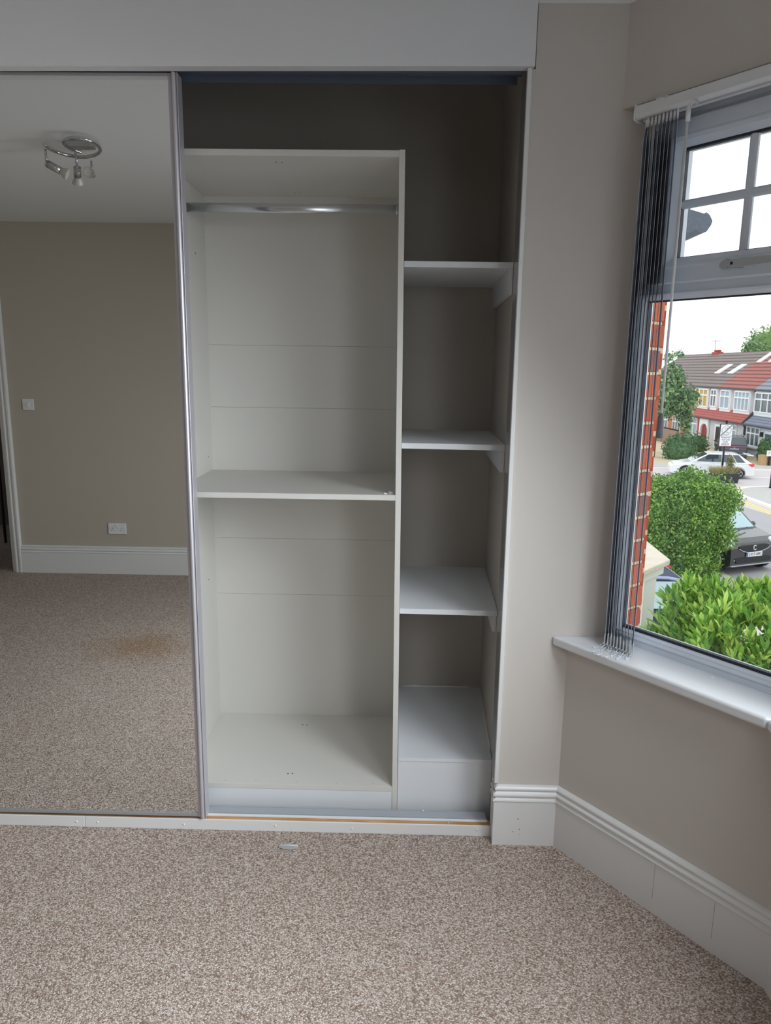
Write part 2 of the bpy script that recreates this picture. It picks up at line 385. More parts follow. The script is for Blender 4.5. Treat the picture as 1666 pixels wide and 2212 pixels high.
# skirting boards
SK = [(0, 0), (.018, 0), (.018, .160), (.0212, .164), (.0205, .168), (.016, .1695), (.0138, .173), (.0155, .1775), (.0195, .181), (.0208, .185), (.0195, .189), (.0155, .192), (.0125, .1955), (.0122, .1985), (.0155, .201), (.0168, .205), (.0155, .209), (.0115, .213), (.004, .2148), (0, .2148)]
def skirt(name, path, mat_):
    """path: list of (xy point, outward-into-room offset dir) with mitres baked into dir"""
    rings = [[(p[0] + d[0] * a, p[1] + d[1] * a, z) for a, z in SK] for p, d in path]
    mb = MB(); mb.loft(rings, 0, False); return build(name, mb, mat_, kind='structure')
def mitre(n1, n2):
    n1, n2 = Vector(n1), Vector(n2); s = n1 + n2; s = s / s.dot(n1); return (s.x, s.y)
n_f, n_w, n_c = (0, -1, 0), tuple(-WN), (-1, 0, 0)
skirt('baseboard_front', [((0.362, 0.05), (-1.3, 0)), ((0.362, 0.0), (-1.3, -1)), ((XC, 0), mitre(n_f, n_w))], M_gloss)
skirt('baseboard_right', [((XC, 0), mitre(n_f, n_w)), ((BAY_B.x, BAY_B.y), mitre(n_w, n_c)), ((BAY_C.x, BAY_C.y), mitre(n_c, tuple(sn))), ((BAY_D.x, BAY_D.y), mitre(tuple(sn), n_c)), ((XC, YB), (-1, 1))], M_gloss)
for u_ in (.381, .565):
    mb = MB(); wbox(mb, u_ - .0004, u_ + .0004, -.0184, -.017, .045, .158); build('board_joint', mb, M_seam, bpy.data.objects['baseboard_right'])
skirt('baseboard_back', [((XC, YB), (-1, 1)), ((DX1 + .054, YB), (0, 1))], M_gloss)

# nail marks in the pier skirting
bs = bpy.data.objects['baseboard_front']
for x, z, r_ in ((.422, .099, .0018), (.428, .060, .0018), (.405, .051, .0015), (.429, .041, .0011)):
    mb = MB(); mb.cyl((x, -.0178, z), (x, -.0184, z), r_, 8); build('nail_hole', mb, M_dark, bs)

# fascia board above the wardrobe (its lower edge runs slightly out of level)
mb = MB()
mb.box(XL, 0.357, -.02, .018, 0, 1, 0, lambda x, y, z: (x, y, (2.3857 + .0141 * max(x, -1.6)) if z == 0 else 2.86))
build('trim_1', mb, M_fascia, kind='structure', bevel=.002)
# right jamb: narrow white batten, recessed beige reveal, grey gloss liner
mb = MB(); mb.box(.3385, .3505, -.012, .002, .225, 2.3895)
build('trim_2', mb, M_gloss, kind='structure', bevel=.0015)
mb = MB(); mb.box(.3505, .362, -.0005, .16, .2148, 2.3895)
build('trim_3', mb, M_wall, kind='structure')
mb = MB(); mb.prism([(.3385, .002), (.3500, .160), (.3600, .160), (.3550, .002)], .0, 2.3895, lambda a, b, t: (a, b, t))
build('trim_4', mb, M_liner, kind='structure')
# threshold: painted face board with a bare pine top
mb = MB(); mb.box(-1.6, -1.0645, .0243, .030, 0, .0402); mb.box(-1.0635, .3385, .0243, .030, 0, .040)
build('trim_6', mb, M_gloss, kind='structure', bevel=.0015)
mb = MB(); mb.box(-1.6, .3385, .030, .0565, 0, .0385)
build('trim_7', mb, M_wood, kind='structure')
for x, z in ((-.72, .019), (-.402, .022), (-.138, .018), (.293, .025), (-1.093, .02), (-1.02, .02)): 
    mb = MB(); mb.sphere((x, .0242, z), .0042, 6, 0, (1, .5, 1)); build('screw_cover', mb, M_gloss, bpy.data.objects['trim_6'])

# ================================================================== SLIDING MIRROR DOOR AND TRACKS
LOFF = lambda x: .0141 * x
dr = thing('mirror_door', 'tall sliding mirror door with silver metal frame, left of the open shelving', 'mirror door', (-1.1, .03, .05))
mb = MB(); mb.box(-1.60, -.6685, .030, .036, .060, 2.379); build('mirror_glass', mb, M_mirror, dr)
def stile(mb, x0, s=1):
    prof = [(0, .028), (.0085, .027), (.0095, .024), (.0115, .0195), (.015, .0165), (.019, .0165), (.0225, .0195), (.0245, .025), (.0255, .027), (.0262, .0225), (.0275, .0215), (.0288, .0225), (.0288, .066), (.012, .066), (.012, .04), (0, .04)]
    mb.prism([(a, b) for a, b in prof], .047, 2.384, lambda a, b, t: (x0 + s * a, b, t), smooth=False)
mb = MB(); stile(mb, -.6695); build('door_stile', mb, M_alu, dr, bevel=.0006)
mb = MB(); stile(mb, -1.599, -1); build('door_stile', mb, M_alu, dr, bevel=.0006)
mb = MB(); mb.box(-1.60, -.6695, .0265, .045, .049, .0605); build('bottom_rail', mb, M_alu2, dr, bevel=.001)
mb = MB(); mb.box(-1.60, -.6695, .0265, .045, 2.3775, 2.3845); build('top_rail', mb, M_alu2, dr, bevel=.001)
# bottom track
tr = thing('sliding_door_track', 'grey metal sliding-door track on the wardrobe threshold, along the floor', 'door track', (-.6, .06, .0385))
mb = MB(); mb.box(-1.6, .330, .0465, .055, .0385, .0445); build('track_lip', mb, M_plastic, tr, bevel=.0008, label='white track lip')
mb = MB(); mb.box(-1.6, .326, .057, .094, .0385, .0460); mb.box(-1.6, .326, .0565, .0585, .0385, .0475); mb.box(-1.6, .326, .0925, .0945, .0385, .0475)
build('track_channel', mb, M_track, tr, bevel=.0005)
# top track
t2 = thing('sliding_door_track', 'grey metal top track, toned down for shade, under the white fascia over the opening', 'door track', (-.6, .06, 2.385))
mb = MB(); fnz = lambda x, y, z: (x, y, z)
mb.box(-1.6, .3375, .022, .026, 2.386, 2.42, 0, fnz); mb.box(-1.6, .3375, .022, .098, 2.405, 2.42, 0, fnz)
build('track_channel', mb, M_toptrack, t2)
mb = MB(); mb.box(-1.6, .326, .094, .099, 2.384, 2.42, 0, fnz); build('track_lip', mb, M_toptrack, t2)

# ================================================================== LEFT WARDROBE UNIT
YU, YK = .1214, .6528
def lean(x, y, z): return (x - .0049 * z, y, z)
un = thing('wardrobe_unit', 'cream open wardrobe carcass with hanging rail and middle shelf, left of the narrow shelves', 'wardrobe', (-.37, YU, .03))
mb = MB(); mb.box(-.7590, -.7406, YU, YK + .008, .101, 2.214); build('side_panel', mb, M_cream, un, bevel=.0006)
mb = MB(); mb.box(-.0011, .0168, YU, YK + .008, .0, 2.2149, 0, lean); build('side_panel', mb, [M_cream], un, bevel=.0006)
mb = MB(); mb.box(-.7406, -.0115, YU + .001, YK, 2.1948, 2.2130); build('top_panel', mb, M_cream, un, bevel=.0006)
mb = MB(); mb.box(-.7406, -.0068, YU + .001, YK, 1.1508, 1.1688); build('shelf', mb, M_cream, un, bevel=.0006)
mb = MB(); mb.box(-.7406, -.0018, YU + .0005, YK, .101, .119); build('bottom_panel', mb, M_cream, un, bevel=.0006)
mb = MB(); mb.box(-.7590, -.0015, YU + .002, YU + .018, .0, .1005); build('plinth', mb, M_white, un, bevel=.0006, label='white plinth board')
mb = MB(); sz = [.101, .6535, .8895, 1.4175, 1.6555, 2.213]
for a, b in zip(sz[:-1], sz[1:]): mb.box(-.7406, -.002, YK, YK + .008, a + .0004, b - .0004)
build('back_panel', mb, M_cream, un)
mb = MB(); mb.box(-.7406, -.002, YK + .0045, YK + .009, .101, 2.213); build('back_panel_joint', mb, M_seam, un)
# oval chrome hanging rail with end sockets
rail = MB(); ov = [(math.cos(2 * math.pi * k / 24) * .0075, math.sin(2 * math.pi * k / 24) * .015) for k in range(24)]
rail.loft([[(x, .385 + a, 2.1005 + b) for a, b in ov] for x in (-.7400, -.0115)], 0, True)
M_rail = mat('rail_polished_steel', (.72, .74, .78), .27, metal=1.0)
ro = build('hanging_rail', rail, M_rail, un)
for x0, x1 in ((-.7406, -.730), (-.0215, -.0112)):
    mb = MB(); ov2 = [(a * 1.45, b * 1.22) for a, b in ov]
    mb.loft([[(x, .385 + a, 2.1005 + b) for a, b in ov2] for x in (x0, x1)], 0, True)
    build('rail_socket', mb, M_satin, un)
def hole(p0, p1, r_):
    mb = MB(); mb.cyl(p0, p1, r_, 8); build('drill_hole', mb, M_dark, un)
for x, y in ((-.392, .19), (-.375, .194), (-.390, .59), (-.373, .59)): hole((x, y, 2.1942), (x, y, 2.1951), .0024)
for x, y in ((-.378, .56), (-.36, .56), (-.383, .192), (-.367, .193)): hole((x, y, .1186), (x, y, .1196), .0026)
for y, z, r_ in ((.51, 1.971, .0035), (.59, 1.227, .0028), (.533, .747, .0028)): hole((-.7412, y, z), (-.7402, y, z), r_)
for x in (-.60, -.49, -.345, -.2, -.07): hole((x, .140, .1186), (x, .140, .1194), .0013)

# ================================================================== NARROW SHELVES AT THE RIGHT
XR = .3685
def side_x(x, y, z=None):
    q = x - (.7155 - y) * .0349 if x > .2 else x
    return q if z is None else (q, y, z)
def shelf_thing(zt, y0, th, label, batten=None, skew=0.0):
    t = thing('shelf', label, 'shelf', (.18, y0, zt - th), group='white shelves of the narrow bay')
    mb = MB(); mb.box(.0168 - .0049 * zt + .001, XR, y0, .7155, zt - th, zt, 0, lambda x, y, z: (side_x(x, y), y, z + skew * (x - .18))); build('board', mb, M_white, t, bevel=.0006)
    if batten:
        h, yb0, mt = batten
        mb = MB(); mb.box(XR - .013, XR, yb0, .7155, zt - th - h, zt - th - .0005, 0, side_x); build('batten', mb, M_white, t, bevel=.0005)
    return t
shelf_thing(1.9038, .161, .0183, 'highest white shelf of the narrow bay beside the pier, above eye level', (.078, .163, 0))
shelf_thing(1.3350, .161, .0183, 'second white shelf from the top in the narrow bay, level with the wide shelf area', (.075, .175, 0), -.006)
shelf_thing(.7673, .161, .0183, 'lowest of the three white floating shelves in the narrow bay', (.07, .195, 0), -.008)
bx = thing('boxed_base', 'white boxed-in base filling the bottom of the narrow bay beside the skirting', 'base unit', (.18, YU, .0385))
mb = MB(); mb.box(.0175, XR - .001, YU + .001, .7155, .2190, .2312, 0, side_x); build('top_board', mb, M_white, bx, bevel=.0006)
mb = MB(); mb.box(.0175, XR - .0008, YU + .003, YU + .02, .0, .2182, 0, side_x); build('front_board', mb, M_white, bx, bevel=.0006)
mb = MB()
P_ = [(.03 + i * .03, .7145 + random.uniform(-.001, .0005), .2312) for i in range(11)]
mb.tube(P_, [.004 + random.uniform(-.0012, .0012) for _ in P_], 6); mb.tube([(side_x(XR - .0005, y), y, .2312) for y in np.linspace(.71, .2, 12)], .003, 6)
build('sealant_bead', mb, M_gloss, bx)

# ================================================================== WINDOW
win = local_thing('window_1', None, None, tuple(W0), WROT, kind='structure')
I3 = lambda u, n, z: (u, n, z)
FU0, FU1, FZ0, FZ1, NF = .045, .715, .7205, 2.289, .100
frame = MB()
frame.rectframe(FU0, FU1, FZ0, FZ1, [(0, NF), (.040, NF), (.043, NF + .004), (.058, NF + .003), (.063, NF + .012), (.063, NF + .047), (0, NF + .047)], I3)
# transom
tz0, tz1 = 1.7755, 1.822
frame.box(FU0 + .05, FU1 - .05, NF + .0005, NF + .069, tz0 + .01, tz1)
fo = build('window_frame', frame, M_upvc, win, bevel=.0012)
# bead round the lower fixed pane
LU0, LU1, LZ0, LZ1 = .1135, .6465, .7905, 1.7715
mb = MB(); mb.rectframe(LU0 - .024, LU1 + .024, LZ0 - .030, LZ1 + .024, [(0, NF + .012), (.002, NF - .001), (.006, NF - .003), (.012, NF + .001), (.021, NF + .017), (.021, NF + .03), (0, NF + .03)], I3)
build('glazing_bead', mb, M_upvc, win)
mb = MB(); mb.rectframe(LU0 - .006, LU1 + .006, LZ0 - .006, LZ1 + .006, [(0, NF + .017), (.0068, NF + .020), (.0068, NF + .030), (0, NF + .030)], I3)
build('gasket', mb, M_gasket, win)
mb = MB(); mb.box(LU0 - .004, LU1 + .004, NF + .030, NF + .034, LZ0 - .004, LZ1 + .004); build('pane', mb, M_pane, win)
# white outer bead outside the glass
mb = MB(); mb.rectframe(LU0 - .03, LU1 + .03, LZ0 - .03, LZ1 + .03, [(0, NF + .0345), (.0305, NF + .0345), (.028, NF + .047), (0, NF + .047)], I3); build('outer_bead', mb, M_upvc, win)
# opening top sash
SU0, SU1, SZ0, SZ1 = .118, .642, 1.814, 2.238
GU0, GU1, GZ0, GZ1 = .1955, .5645, 1.8835, 2.1635
mb = MB(); mb.rectframe(SU0, SU1, SZ0, SZ1, [(0, NF + .012), (0, NF - .006), (.004, NF - .010), (.040, NF - .010), (.046, NF - .012), (.056, NF - .008), (.070, NF + .010), (.070, NF + .06), (0, NF + .06)], I3)
so = build('top_sash', mb, M_upvc, win, bevel=.001)
mb = MB(); mb.rectframe(GU0 - .008, GU1 + .008, GZ0 - .008, GZ1 + .008, [(0, NF + .012), (.010, NF + .012), (.010, NF + .026), (0, NF + .026)], I3)
build('gasket', mb, M_gasket, win)
mb = MB(); mb.box(GU0 - .006, GU1 + .006, NF + .026, NF + .030, GZ0 - .006, GZ1 + .006); build('pane', mb, M_pane, win)
mb = MB(); cu_ = (GU0 + GU1) / 2; cz_ = 2.0235
mb.prism([(-.011, .004), (-.006, 0), (.006, 0), (.011, .004), (.011, .012), (-.011, .012)], GZ0, GZ1, lambda a, b, t: (cu_ + a, NF + .012 + b, t))
mb.prism([(-.011, .004), (-.006, 0), (.006, 0), (.011, .004), (.011, .012), (-.011, .012)], GU0, GU1, lambda a, b, t: (t, NF + .0118 + b, cz_ + a))
mb.sphere((cu_, NF + .012, cz_), .002, 6)
build('glazing_bar', mb, M_upvc, win)
# espagnolette handle on the sash rail
hb = MB(); zc = 1.848; nh = NF - .010
rr_ = [(math.cos(a) * .013 + .352, math.sin(a) * .0125 + zc) for a in np.linspace(math.pi / 2, 3 * math.pi / 2, 9)] + [(.405, zc - .0125), (.416, zc - .004), (.412, zc + .0125)]
hb.prism(rr_, nh, nh - .010, lambda a, b, t: (a, t, b))
M_hand = mat('handle_polished_silver', srgb(196, 200, 206), .2, metal=.55)
ho = build('window_handle', hb, M_hand, win, bevel=.002)
mb = MB()
mb.loft([[(u, nh - d - .0045, z0), (u, nh - d, z0), (u, nh - d, z1), (u, nh - d - .0045, z1)] for u, d, z0, z1 in ((.366, .012, zc - .007, zc + .007), (.378, .020, zc - .010, zc + .010), (.41, .026, zc - .0115, zc + .0105), (.46, .030, zc - .011, zc + .010), (.505, .030, zc - .009, zc + .008))], 0, False)
sub('handle_lever', mb, M_hand, ho, bevel=.001)
mb = MB(); mb.cyl((.369, nh - .008, zc + .001), (.369, nh - .024, zc + .001), .0085, 14); mb.box(.358, .366, nh - .018, nh - .008, zc - .009, zc + .013)
sub('handle_button', mb, M_hand, ho)
mb = MB(); mb.cyl((.3815, nh - .0195, zc), (.3815, nh - .0265, zc), .004, 8)
sub('handle_lock', mb, M_black, ho)

# window board (sill)
n_nose = -.045
pts = []
def pier_u(n): return -n * math.tan(TH) if False else (n * math.sin(TH)) / math.cos(TH)   # u where the line y = 0 meets offset n
pts = [(pier_u(n_nose) + .004, n_nose + .003), (pier_u(n_nose) + .016, n_nose), (.648, n_nose), (.745, .105), (.045, .105), (pier_u(.043), .043)]
mb = MB(); mb.prism(pts, .7125, .7430, lambda a, b, t: (a, b, t))
build('window_sill', mb, M_sill, win, bevel=.011, seg=5)
# centre-bay window board, its mitre showing at the right edge
mb = MB(); mb.prism([(.6495, n_nose), (.6495 + 1.3 * 0 + .0, n_nose)], 0, 0, I3) if False else None
w2 = thing('window_2', None, None, (BAY_B.x, BAY_B.y, 0), kind='structure')
yc0, yc1 = BAY_C.y + .05, BAY_B.y - .05
mit = wp(.6495, n_nose, 0); mit2 = wp(.7465, .105, 0)
mb = MB(); mb.prism([(mit.x, mit.y), (mit.x, BAY_C.y + .05), (BAY_C.x + .1, BAY_C.y), (mit2.x, mit2.y)], .7125, .7430, lambda a, b, t: (a, b, t)); build('window_sill', mb, M_sill, w2, bevel=.011, seg=5)
fy = lambda a, h, b: (BAY_B.x + h, a, b)
mb = MB(); mb.rectframe(yc0, yc1, FZ0, FZ1, [(0, .10), (.055, .10), (.06, .17), (0, .17)], fy); ym_ = (yc0 + yc1) / 2
mb.box(BAY_B.x + .10, BAY_B.x + .17, ym_ - .035, ym_ + .035, FZ0 + .05, FZ1 - .05); mb.box(BAY_B.x + .102, BAY_B.x + .168, yc0 + .05, yc1 - .05, 1.77, 1.83)
build('window_frame', mb, M_upvc, w2)
mb = MB(); mb.box(BAY_B.x + .130, BAY_B.x + .134, yc0 + .05, ym_ - .03, FZ0 + .05, FZ1 - .05); build('pane', mb, M_pane, w2)
mb = MB(); mb.box(BAY_B.x + .130, BAY_B.x + .134, ym_ + .03, yc1 - .05, FZ0 + .05, FZ1 - .05); build('pane', mb, M_pane, w2)
cpost = [tuple(wp(.712, .095, 0))[:2], (BAY_B.x + .095, yc1 - .002), (BAY_B.x + .178, yc1 - .002), tuple(W0 + WU * .80 + WN * .178)[:2], tuple(wp(.712, .178, 0))[:2]]
mb = MB(); mb.prism(cpost, -.1, 2.30, lambda a, b, t: (a, b, t)); mb.prism([(a, BAY_B.y + BAY_C.y - b) for a, b in cpost][::-1], -.1, 2.30, lambda a, b, t: (a, b, t))
build('wall_bay_posts', mb, M_upvc, kind='structure')
w3 = thing('window_3', None, None, tuple(BAY_C), kind='structure')
mb = MB(); mb.rectframe(.05, LS - .05, FZ0, FZ1, [(0, .10), (.055, .10), (.06, .17), (0, .17)], sp); mb.box(.1, LS - .1, .102, .168, 1.77, 1.83, 0, sp)
build('window_frame', mb, M_upvc, w3)
mb = MB(); mb.box(.1, LS - .1, .130, .134, FZ0 + .05, FZ1 - .05, 0, sp); build('pane', mb, M_pane, w3)
mb = MB(); mb.box(0, LS, -.045, .11, .7125, .743, 0, sp); build('window_sill', mb, M_sill, w3)

# ================================================================== VERTICAL BLIND
bl = local_thing('vertical_blind', 'vertical blind drawn back in a narrow stack at the left of the window', 'blind', tuple(W0), WROT)
RZ0, RZ1, RN0, RN1 = 2.2485, 2.2835, .028, .072
mb = MB(); mb.prism([(RN0 + .004, RZ0), (RN0 - .002, RZ0 + .006), (RN0, RZ1 - .004), (RN0 + .006, RZ1), (RN1, RZ1), (RN1, RZ0), (RN1 - .012, RZ0), (RN1 - .012, RZ0 + .01), (RN0 + .016, RZ0 + .01), (RN0 + .016, RZ0)], .088, .70, lambda a, b, t: (t, a, b))
hr = build('head_rail', mb, M_plastic, bl, bevel=.001)
mb = MB(); mb.prism([(RN0 - .003, RZ0 - .003), (RN0 - .005, RZ0 + .008), (RN0 - .002, RZ1 + .001), (RN1 + .002, RZ1 + .001), (RN1 + .002, RZ0 - .005), (RN0 + .012, RZ0 - .007)], .0845, .0885, lambda a, b, t: (t, a, b)); build('end_cap', mb, M_plastic, bl, bevel=.001)
mb = MB(); mb.box(.150, .178, RN0 - .004, RN0 + .03, RZ1 - .003, RZ1 + .0025); mb.box(.150, .178, RN0 - .004, RN0 - .0015, RZ1 - .009, RZ1 + .002); mb.cyl((.162, RN0 - .004, RZ1 - .004), (.162, RN0 - .006, RZ1 - .004), .003, 8)
build('fixing_clip', mb, M_plastic, bl)
mb = MB(); mb.cyl((.10, RN0 + .020, RZ0 - .004), (.70, RN0 + .020, RZ0 - .004), .0022, 8); build('carrier_rod', mb, M_plastic, bl)
SLW = .089
angs = [24, 33.0, 32.9, 32.2, 32.6, 31.8, 32.4, 32.3, 32.9, 35.6]
for i in range(10):
    a = R(angs[i]); u_n = .128 + .0111 * i; n_n = .013
    dx, dy = -math.sin(a), math.cos(a)
    zt, zb = RZ0 - .012, .7560 + (.0015 if i % 2 else 0)
    out = [(.034, zt), (.055, zt), (.075, zt - .03), (SLW, zt - .055), (SLW, zb + .012), (SLW - .006, zb), (.006, zb), (0, zb + .012), (0, zt - .055), (.014, zt - .03)]
    mb = MB(); th = .0005
    nx, ny = math.cos(a), math.sin(a)
    F = lambda s, z, t: (u_n + dx * s + nx * t, n_n + dy * s + ny * t, z)
    n_ = len(out)
    mb.add([F(s, z, th) for s, z in out], [tuple(range(n_))], 0); mb.add([F(s, z, -th) for s, z in out], [tuple(range(n_))[::-1]], 1)
    vs = [F(s, z, th) for s, z in out] + [F(s, z, -th) for s, z in out]
    mb.add(vs, [(k, (k + 1) % n_, n_ + (k + 1) % n_, n_ + k) for k in range(n_)], 1)
    me_o = build('slat', mb, [M_slat, M_slat], bl)
    mb = MB(); mb.box(-.003, .012, -.0019, .0019, zb - .004, zb + .030 + .004 * (i % 3), 0, lambda s, t, z: F(s, z, t)); mb.box(.010, SLW - .004, -.0012, .0012, zb - .002, zb + .03, 0, lambda s, t, z: F(s, z, t))
    sub('slat_weight', mb, M_weight, me_o, bevel=.0008)
    mb = MB(); mb.box(.037, .052, -.003, .003, zt - .004, RZ0 + .004, 0, lambda s, t, z: F(s, z, t)); mb.box(.030, .036, -.0025, .0025, zt - .014, zt + .006, 0, lambda s, t, z: F(s, z, t))
    sub('slat_hanger', mb, M_plastic, me_o)
# bead chains linking the slat weights, lying on the sill
mb = MB()
for i in range(9):
    ua, ub = .126 + .0111 * i, .126 + .0111 * (i + 1)
    dep = (.030, .060, .020, .070, .045, .065, .034, .048, .026)[i]
    side = (-.020, -.008, .004, -.006, .012, -.004, .008, 0, .006)[i]
    P_ = []
    for k in range(15):
        t = k / 14; w = math.sin(math.pi * t)
        P_.append((ua + (ub - ua) * t + side * w, .010 - dep * w ** .8, .7455 + max(0, (1 - w * 2.2)) * .012))
    for q in P_: mb.sphere(q, .0021, 4)
    mb.tube(P_, .0005, 4)
build('bead_chain', mb, M_bead, bl)
# draw wand
wd = MB(); wu, wn = .2655, -.004
wd.tube([(.262, .040, RZ0 - .002), (.2675, .010, RZ0 - .006), (wu + .0015, wn, RZ0 - .02)], .005, 8); wd.cyl((wu + .0015, wn, RZ0 - .018), (wu + .001, wn, RZ0 - .055), .0058, 10); wd.cyl((wu + .001, wn, RZ0 - .05), (wu - .001, wn, 1.44), .0034, 10)
wo_ = build('draw_wand', wd, M_plastic, bl)
mb = MB(); mb.lathe([(.0035, 0), (.006, -.004), (.0095, -.05), (.010, -.066), (.008, -.068)], (wu - .001, wn, 1.465), (0, 0, 1), 12)
sub('wand_weight', mb, M_wandgrey, wo_, label='grey tapered wand end')

# ================================================================== SMALL THINGS INDOORS
def flake(name, label, cat, c, r_, z, m, n=7, h=.002, group=None):
    mb = MB(); pts = []
    for k in range(n):
        a = 2 * math.pi * k / n; q = r_ * random.uniform(.55, 1.15); pts.append((c[0] + q * math.cos(a) * 1.3, c[1] + q * math.sin(a)))
    vs = [(x, y, z + .0004) for x, y in pts] + [(x, y, z + h * random.uniform(.5, 1.6)) for x, y in pts]
    mb.add(vs, [tuple(range(n))[::-1], tuple(range(n, 2 * n))] + [(k, (k + 1) % n, n + (k + 1) % n, n + k) for k in range(n)])
    o = build(name, mb, m); props(o, label, cat, group); return o
flake('paint_flake', 'white paint flake lying on the window sill', 'paint flake', (.883, -.304), .006, .7428, M_gloss)
flake('paint_flake', 'left crumb of white debris at the front corner of the wide middle shelf', 'debris', (-.040, .142), .0045, 1.1686, M_gloss, h=.004)
flake('paint_flake', 'right curl of white debris at the front corner of the wide middle shelf', 'debris', (-.024, .150), .0065, 1.1686, M_gloss, h=.006)
flake('paint_flake', 'tiny white chip lying on the grey floor track', 'paint flake', (.108, .090), .0028, .0475, M_gloss, h=.0025)
flake('paint_flake', 'small white splinter on the pine threshold strip near the right end', 'paint flake', (.195, .037), .0026, .040, M_gloss, h=.0018)
# clear plastic cover lying on the carpet
mb = MB(); P_ = []
out = [(-.030, .012), (.030, .014), (.030, .002), (.022, -.010), (.006, -.016), (-.012, -.015), (-.030, -.004)]
c0 = (-.345, -.061)
mb.prism(out, .0035, .0055, lambda a, b, t: (c0[0] + a, c0[1] + b, t + .003 * (1 - (a / .03) ** 2)))
pc = thing('plastic_clip', 'small clear plastic piece lying on the carpet before the threshold', 'plastic piece', (c0[0], c0[1], 0))
build('clear_plate', mb, M_clear, pc)
mb = MB(); mb.tube([(c0[0] - .029, c0[1] + .001, .006), (c0[0], c0[1] + .002, .0095), (c0[0] + .029, c0[1] + .004, .006)], .0011, 6); mb.tube([(c0[0] - .03, c0[1] + .012, .0045), (c0[0] - .03, c0[1] - .004, .0045)], .0009, 5); mb.tube([(c0[0] + .03, c0[1] + .014, .0045), (c0[0] + .03, c0[1] + .002, .0045)], .0009, 5)
build('raised_rib', mb, M_bead, pc)
# light switch and double socket on the back wall
sw = thing('light_switch', 'white single light switch on the taupe wall, seen in the mirror', 'light switch', (-2.73, YB, 1.24))
mb = MB(); mb.box(-2.771, -2.689, YB, YB + .009, 1.239, 1.321); build('switch_plate', mb, M_plastic, sw, bevel=.003)
mb = MB(); mb.box(-2.740, -2.720, YB + .008, YB + .013, 1.266, 1.294, 0, lambda x, y, z: (x, y + (.003 if (z < 1.27 and y > YB + .01) else 0), z)); build('switch_rocker', mb, M_plastic, sw, bevel=.001)
for x in (-2.761, -2.699):
    mb = MB(); mb.cyl((x, YB + .0085, 1.28), (x, YB + .0098, 1.28), .003, 8); build('screw', mb, M_satin, sw)
sk = thing('double_socket', 'white double power socket low on the taupe wall, seen in the mirror', 'socket', (-2.125, YB, .31))
mb = MB(); mb.box(-2.193, -2.057, YB, YB + .009, .312, .396); build('socket_plate', mb, M_plastic, sk, bevel=.003)
mb = MB(); mb.box(-2.137, -2.113, YB + .008, YB + .012, .366, .388); build('socket_rocker', mb, M_plastic, sk, bevel=.001)
for cx_ in (-2.160, -2.090):
    for a0, a1, b0, b1 in ((-.002, .002, .355, .363), (-.012, -.007, .339, .343), (.007, .012, .339, .343)):
        mb = MB(); mb.box(cx_ + a0, cx_ + a1, YB + .0085, YB + .0095, b0, b1); build('socket_hole', mb, M_dark, sk)
for x in (-2.185, -2.065):
    mb = MB(); mb.cyl((x, YB + .0085, .354), (x, YB + .0096, .354), .003, 8); build('screw', mb, M_satin, sk)
# dark padded bag and pale fleece in the hallway beyond the door
M_bag = mat('dark_cloth', (.02, .019, .018), .9); M_fleece = mat('grey_fleece', srgb(120, 112, 102), .95, bump=(60, .6, .02))
bg_o = thing('clothes_airer', 'dark clothes hung in the unlit hall beyond the door, seen in the mirror', 'clothes', (-3.15, YB - .9, 0))
mb = MB()
mb.loft([[(-3.17 + .20 * w * math.cos(a) + .02 * math.sin(5 * a + z * 4), YB - .9 + .12 * w * math.sin(a), z) for a in np.linspace(0, 2 * math.pi, 18)[:-1]] for z, w in ((.55, .9), (.8, 1.1), (1.1, 1.0), (1.35, .8), (1.5, .35))], 0, True)
build('dark_coat', mb, M_bag, bg_o)
mb = MB()
mb.loft([[(-3.20 + .16 * w * math.cos(a) + .015 * math.sin(7 * a + z * 6), YB - .74 + .09 * w * math.sin(a), z) for a in np.linspace(0, 2 * math.pi, 20)[:-1]] for z, w in ((.18, .7), (.3, .95), (.5, .9), (.72, .8), (.86, .4))], 0, True)
build('fleece', mb, M_fleece, bg_o)
mb = MB(); mb.tube([(-3.5, YB - .9, 0), (-3.5, YB - .9, 1.52), (-2.9, YB - .9, 1.52), (-2.9, YB - .9, 0)], .012, 8); build('rack', mb, M_black, bg_o)

# ceiling spotlight: chrome spiral with three lamps (mirror image positions turned back into the room)
def rv(x, y, z): return (x, .06 - y, z + .038)
sl = thing('ceiling_spotlight', 'chrome spiral ceiling light with three small spotlights, seen in the mirror', 'ceiling light', rv(-1.45, 1.27, 2.515))
sp_pts = [(-1.5917, 1.2252, 2.49), (-1.5992, 1.2973, 2.49), (-1.5852, 1.3491, 2.49), (-1.5584, 1.3943, 2.49), (-1.5059, 1.424, 2.49), (-1.4370, 1.3904, 2.49), (-1.3779, 1.3201, 2.49), (-1.3532, 1.2393, 2.49), (-1.3581, 1.1767, 2.49), (-1.3787, 1.1302, 2.49), (-1.4266, 1.1249, 2.49), (-1.4799, 1.1666, 2.49), (-1.5047, 1.2296, 2.49), (-1.4993, 1.2869, 2.49), (-1.4795, 1.3382, 2.49)]
def smooth_path(P, it=3):
    P = [Vector(p) for p in P]
    for _ in range(it):
        Q = [P[0]]
        for a, b in zip(P[:-1], P[1:]): Q += [a * .75 + b * .25, a * .25 + b * .75]
        P = Q + [P[-1]]
    return P
mb = MB(); mb.tube([rv(*p) for p in smooth_path(sp_pts, 2)], .0085, 10); build('spiral_tube', mb, M_chrome, sl)
mb = MB(); mb.box(-1.50, -1.39, .06 - 1.30, .06 - 1.24, CEIL - .028, CEIL); build('ceiling_plate', mb, M_satin, sl, bevel=.006)
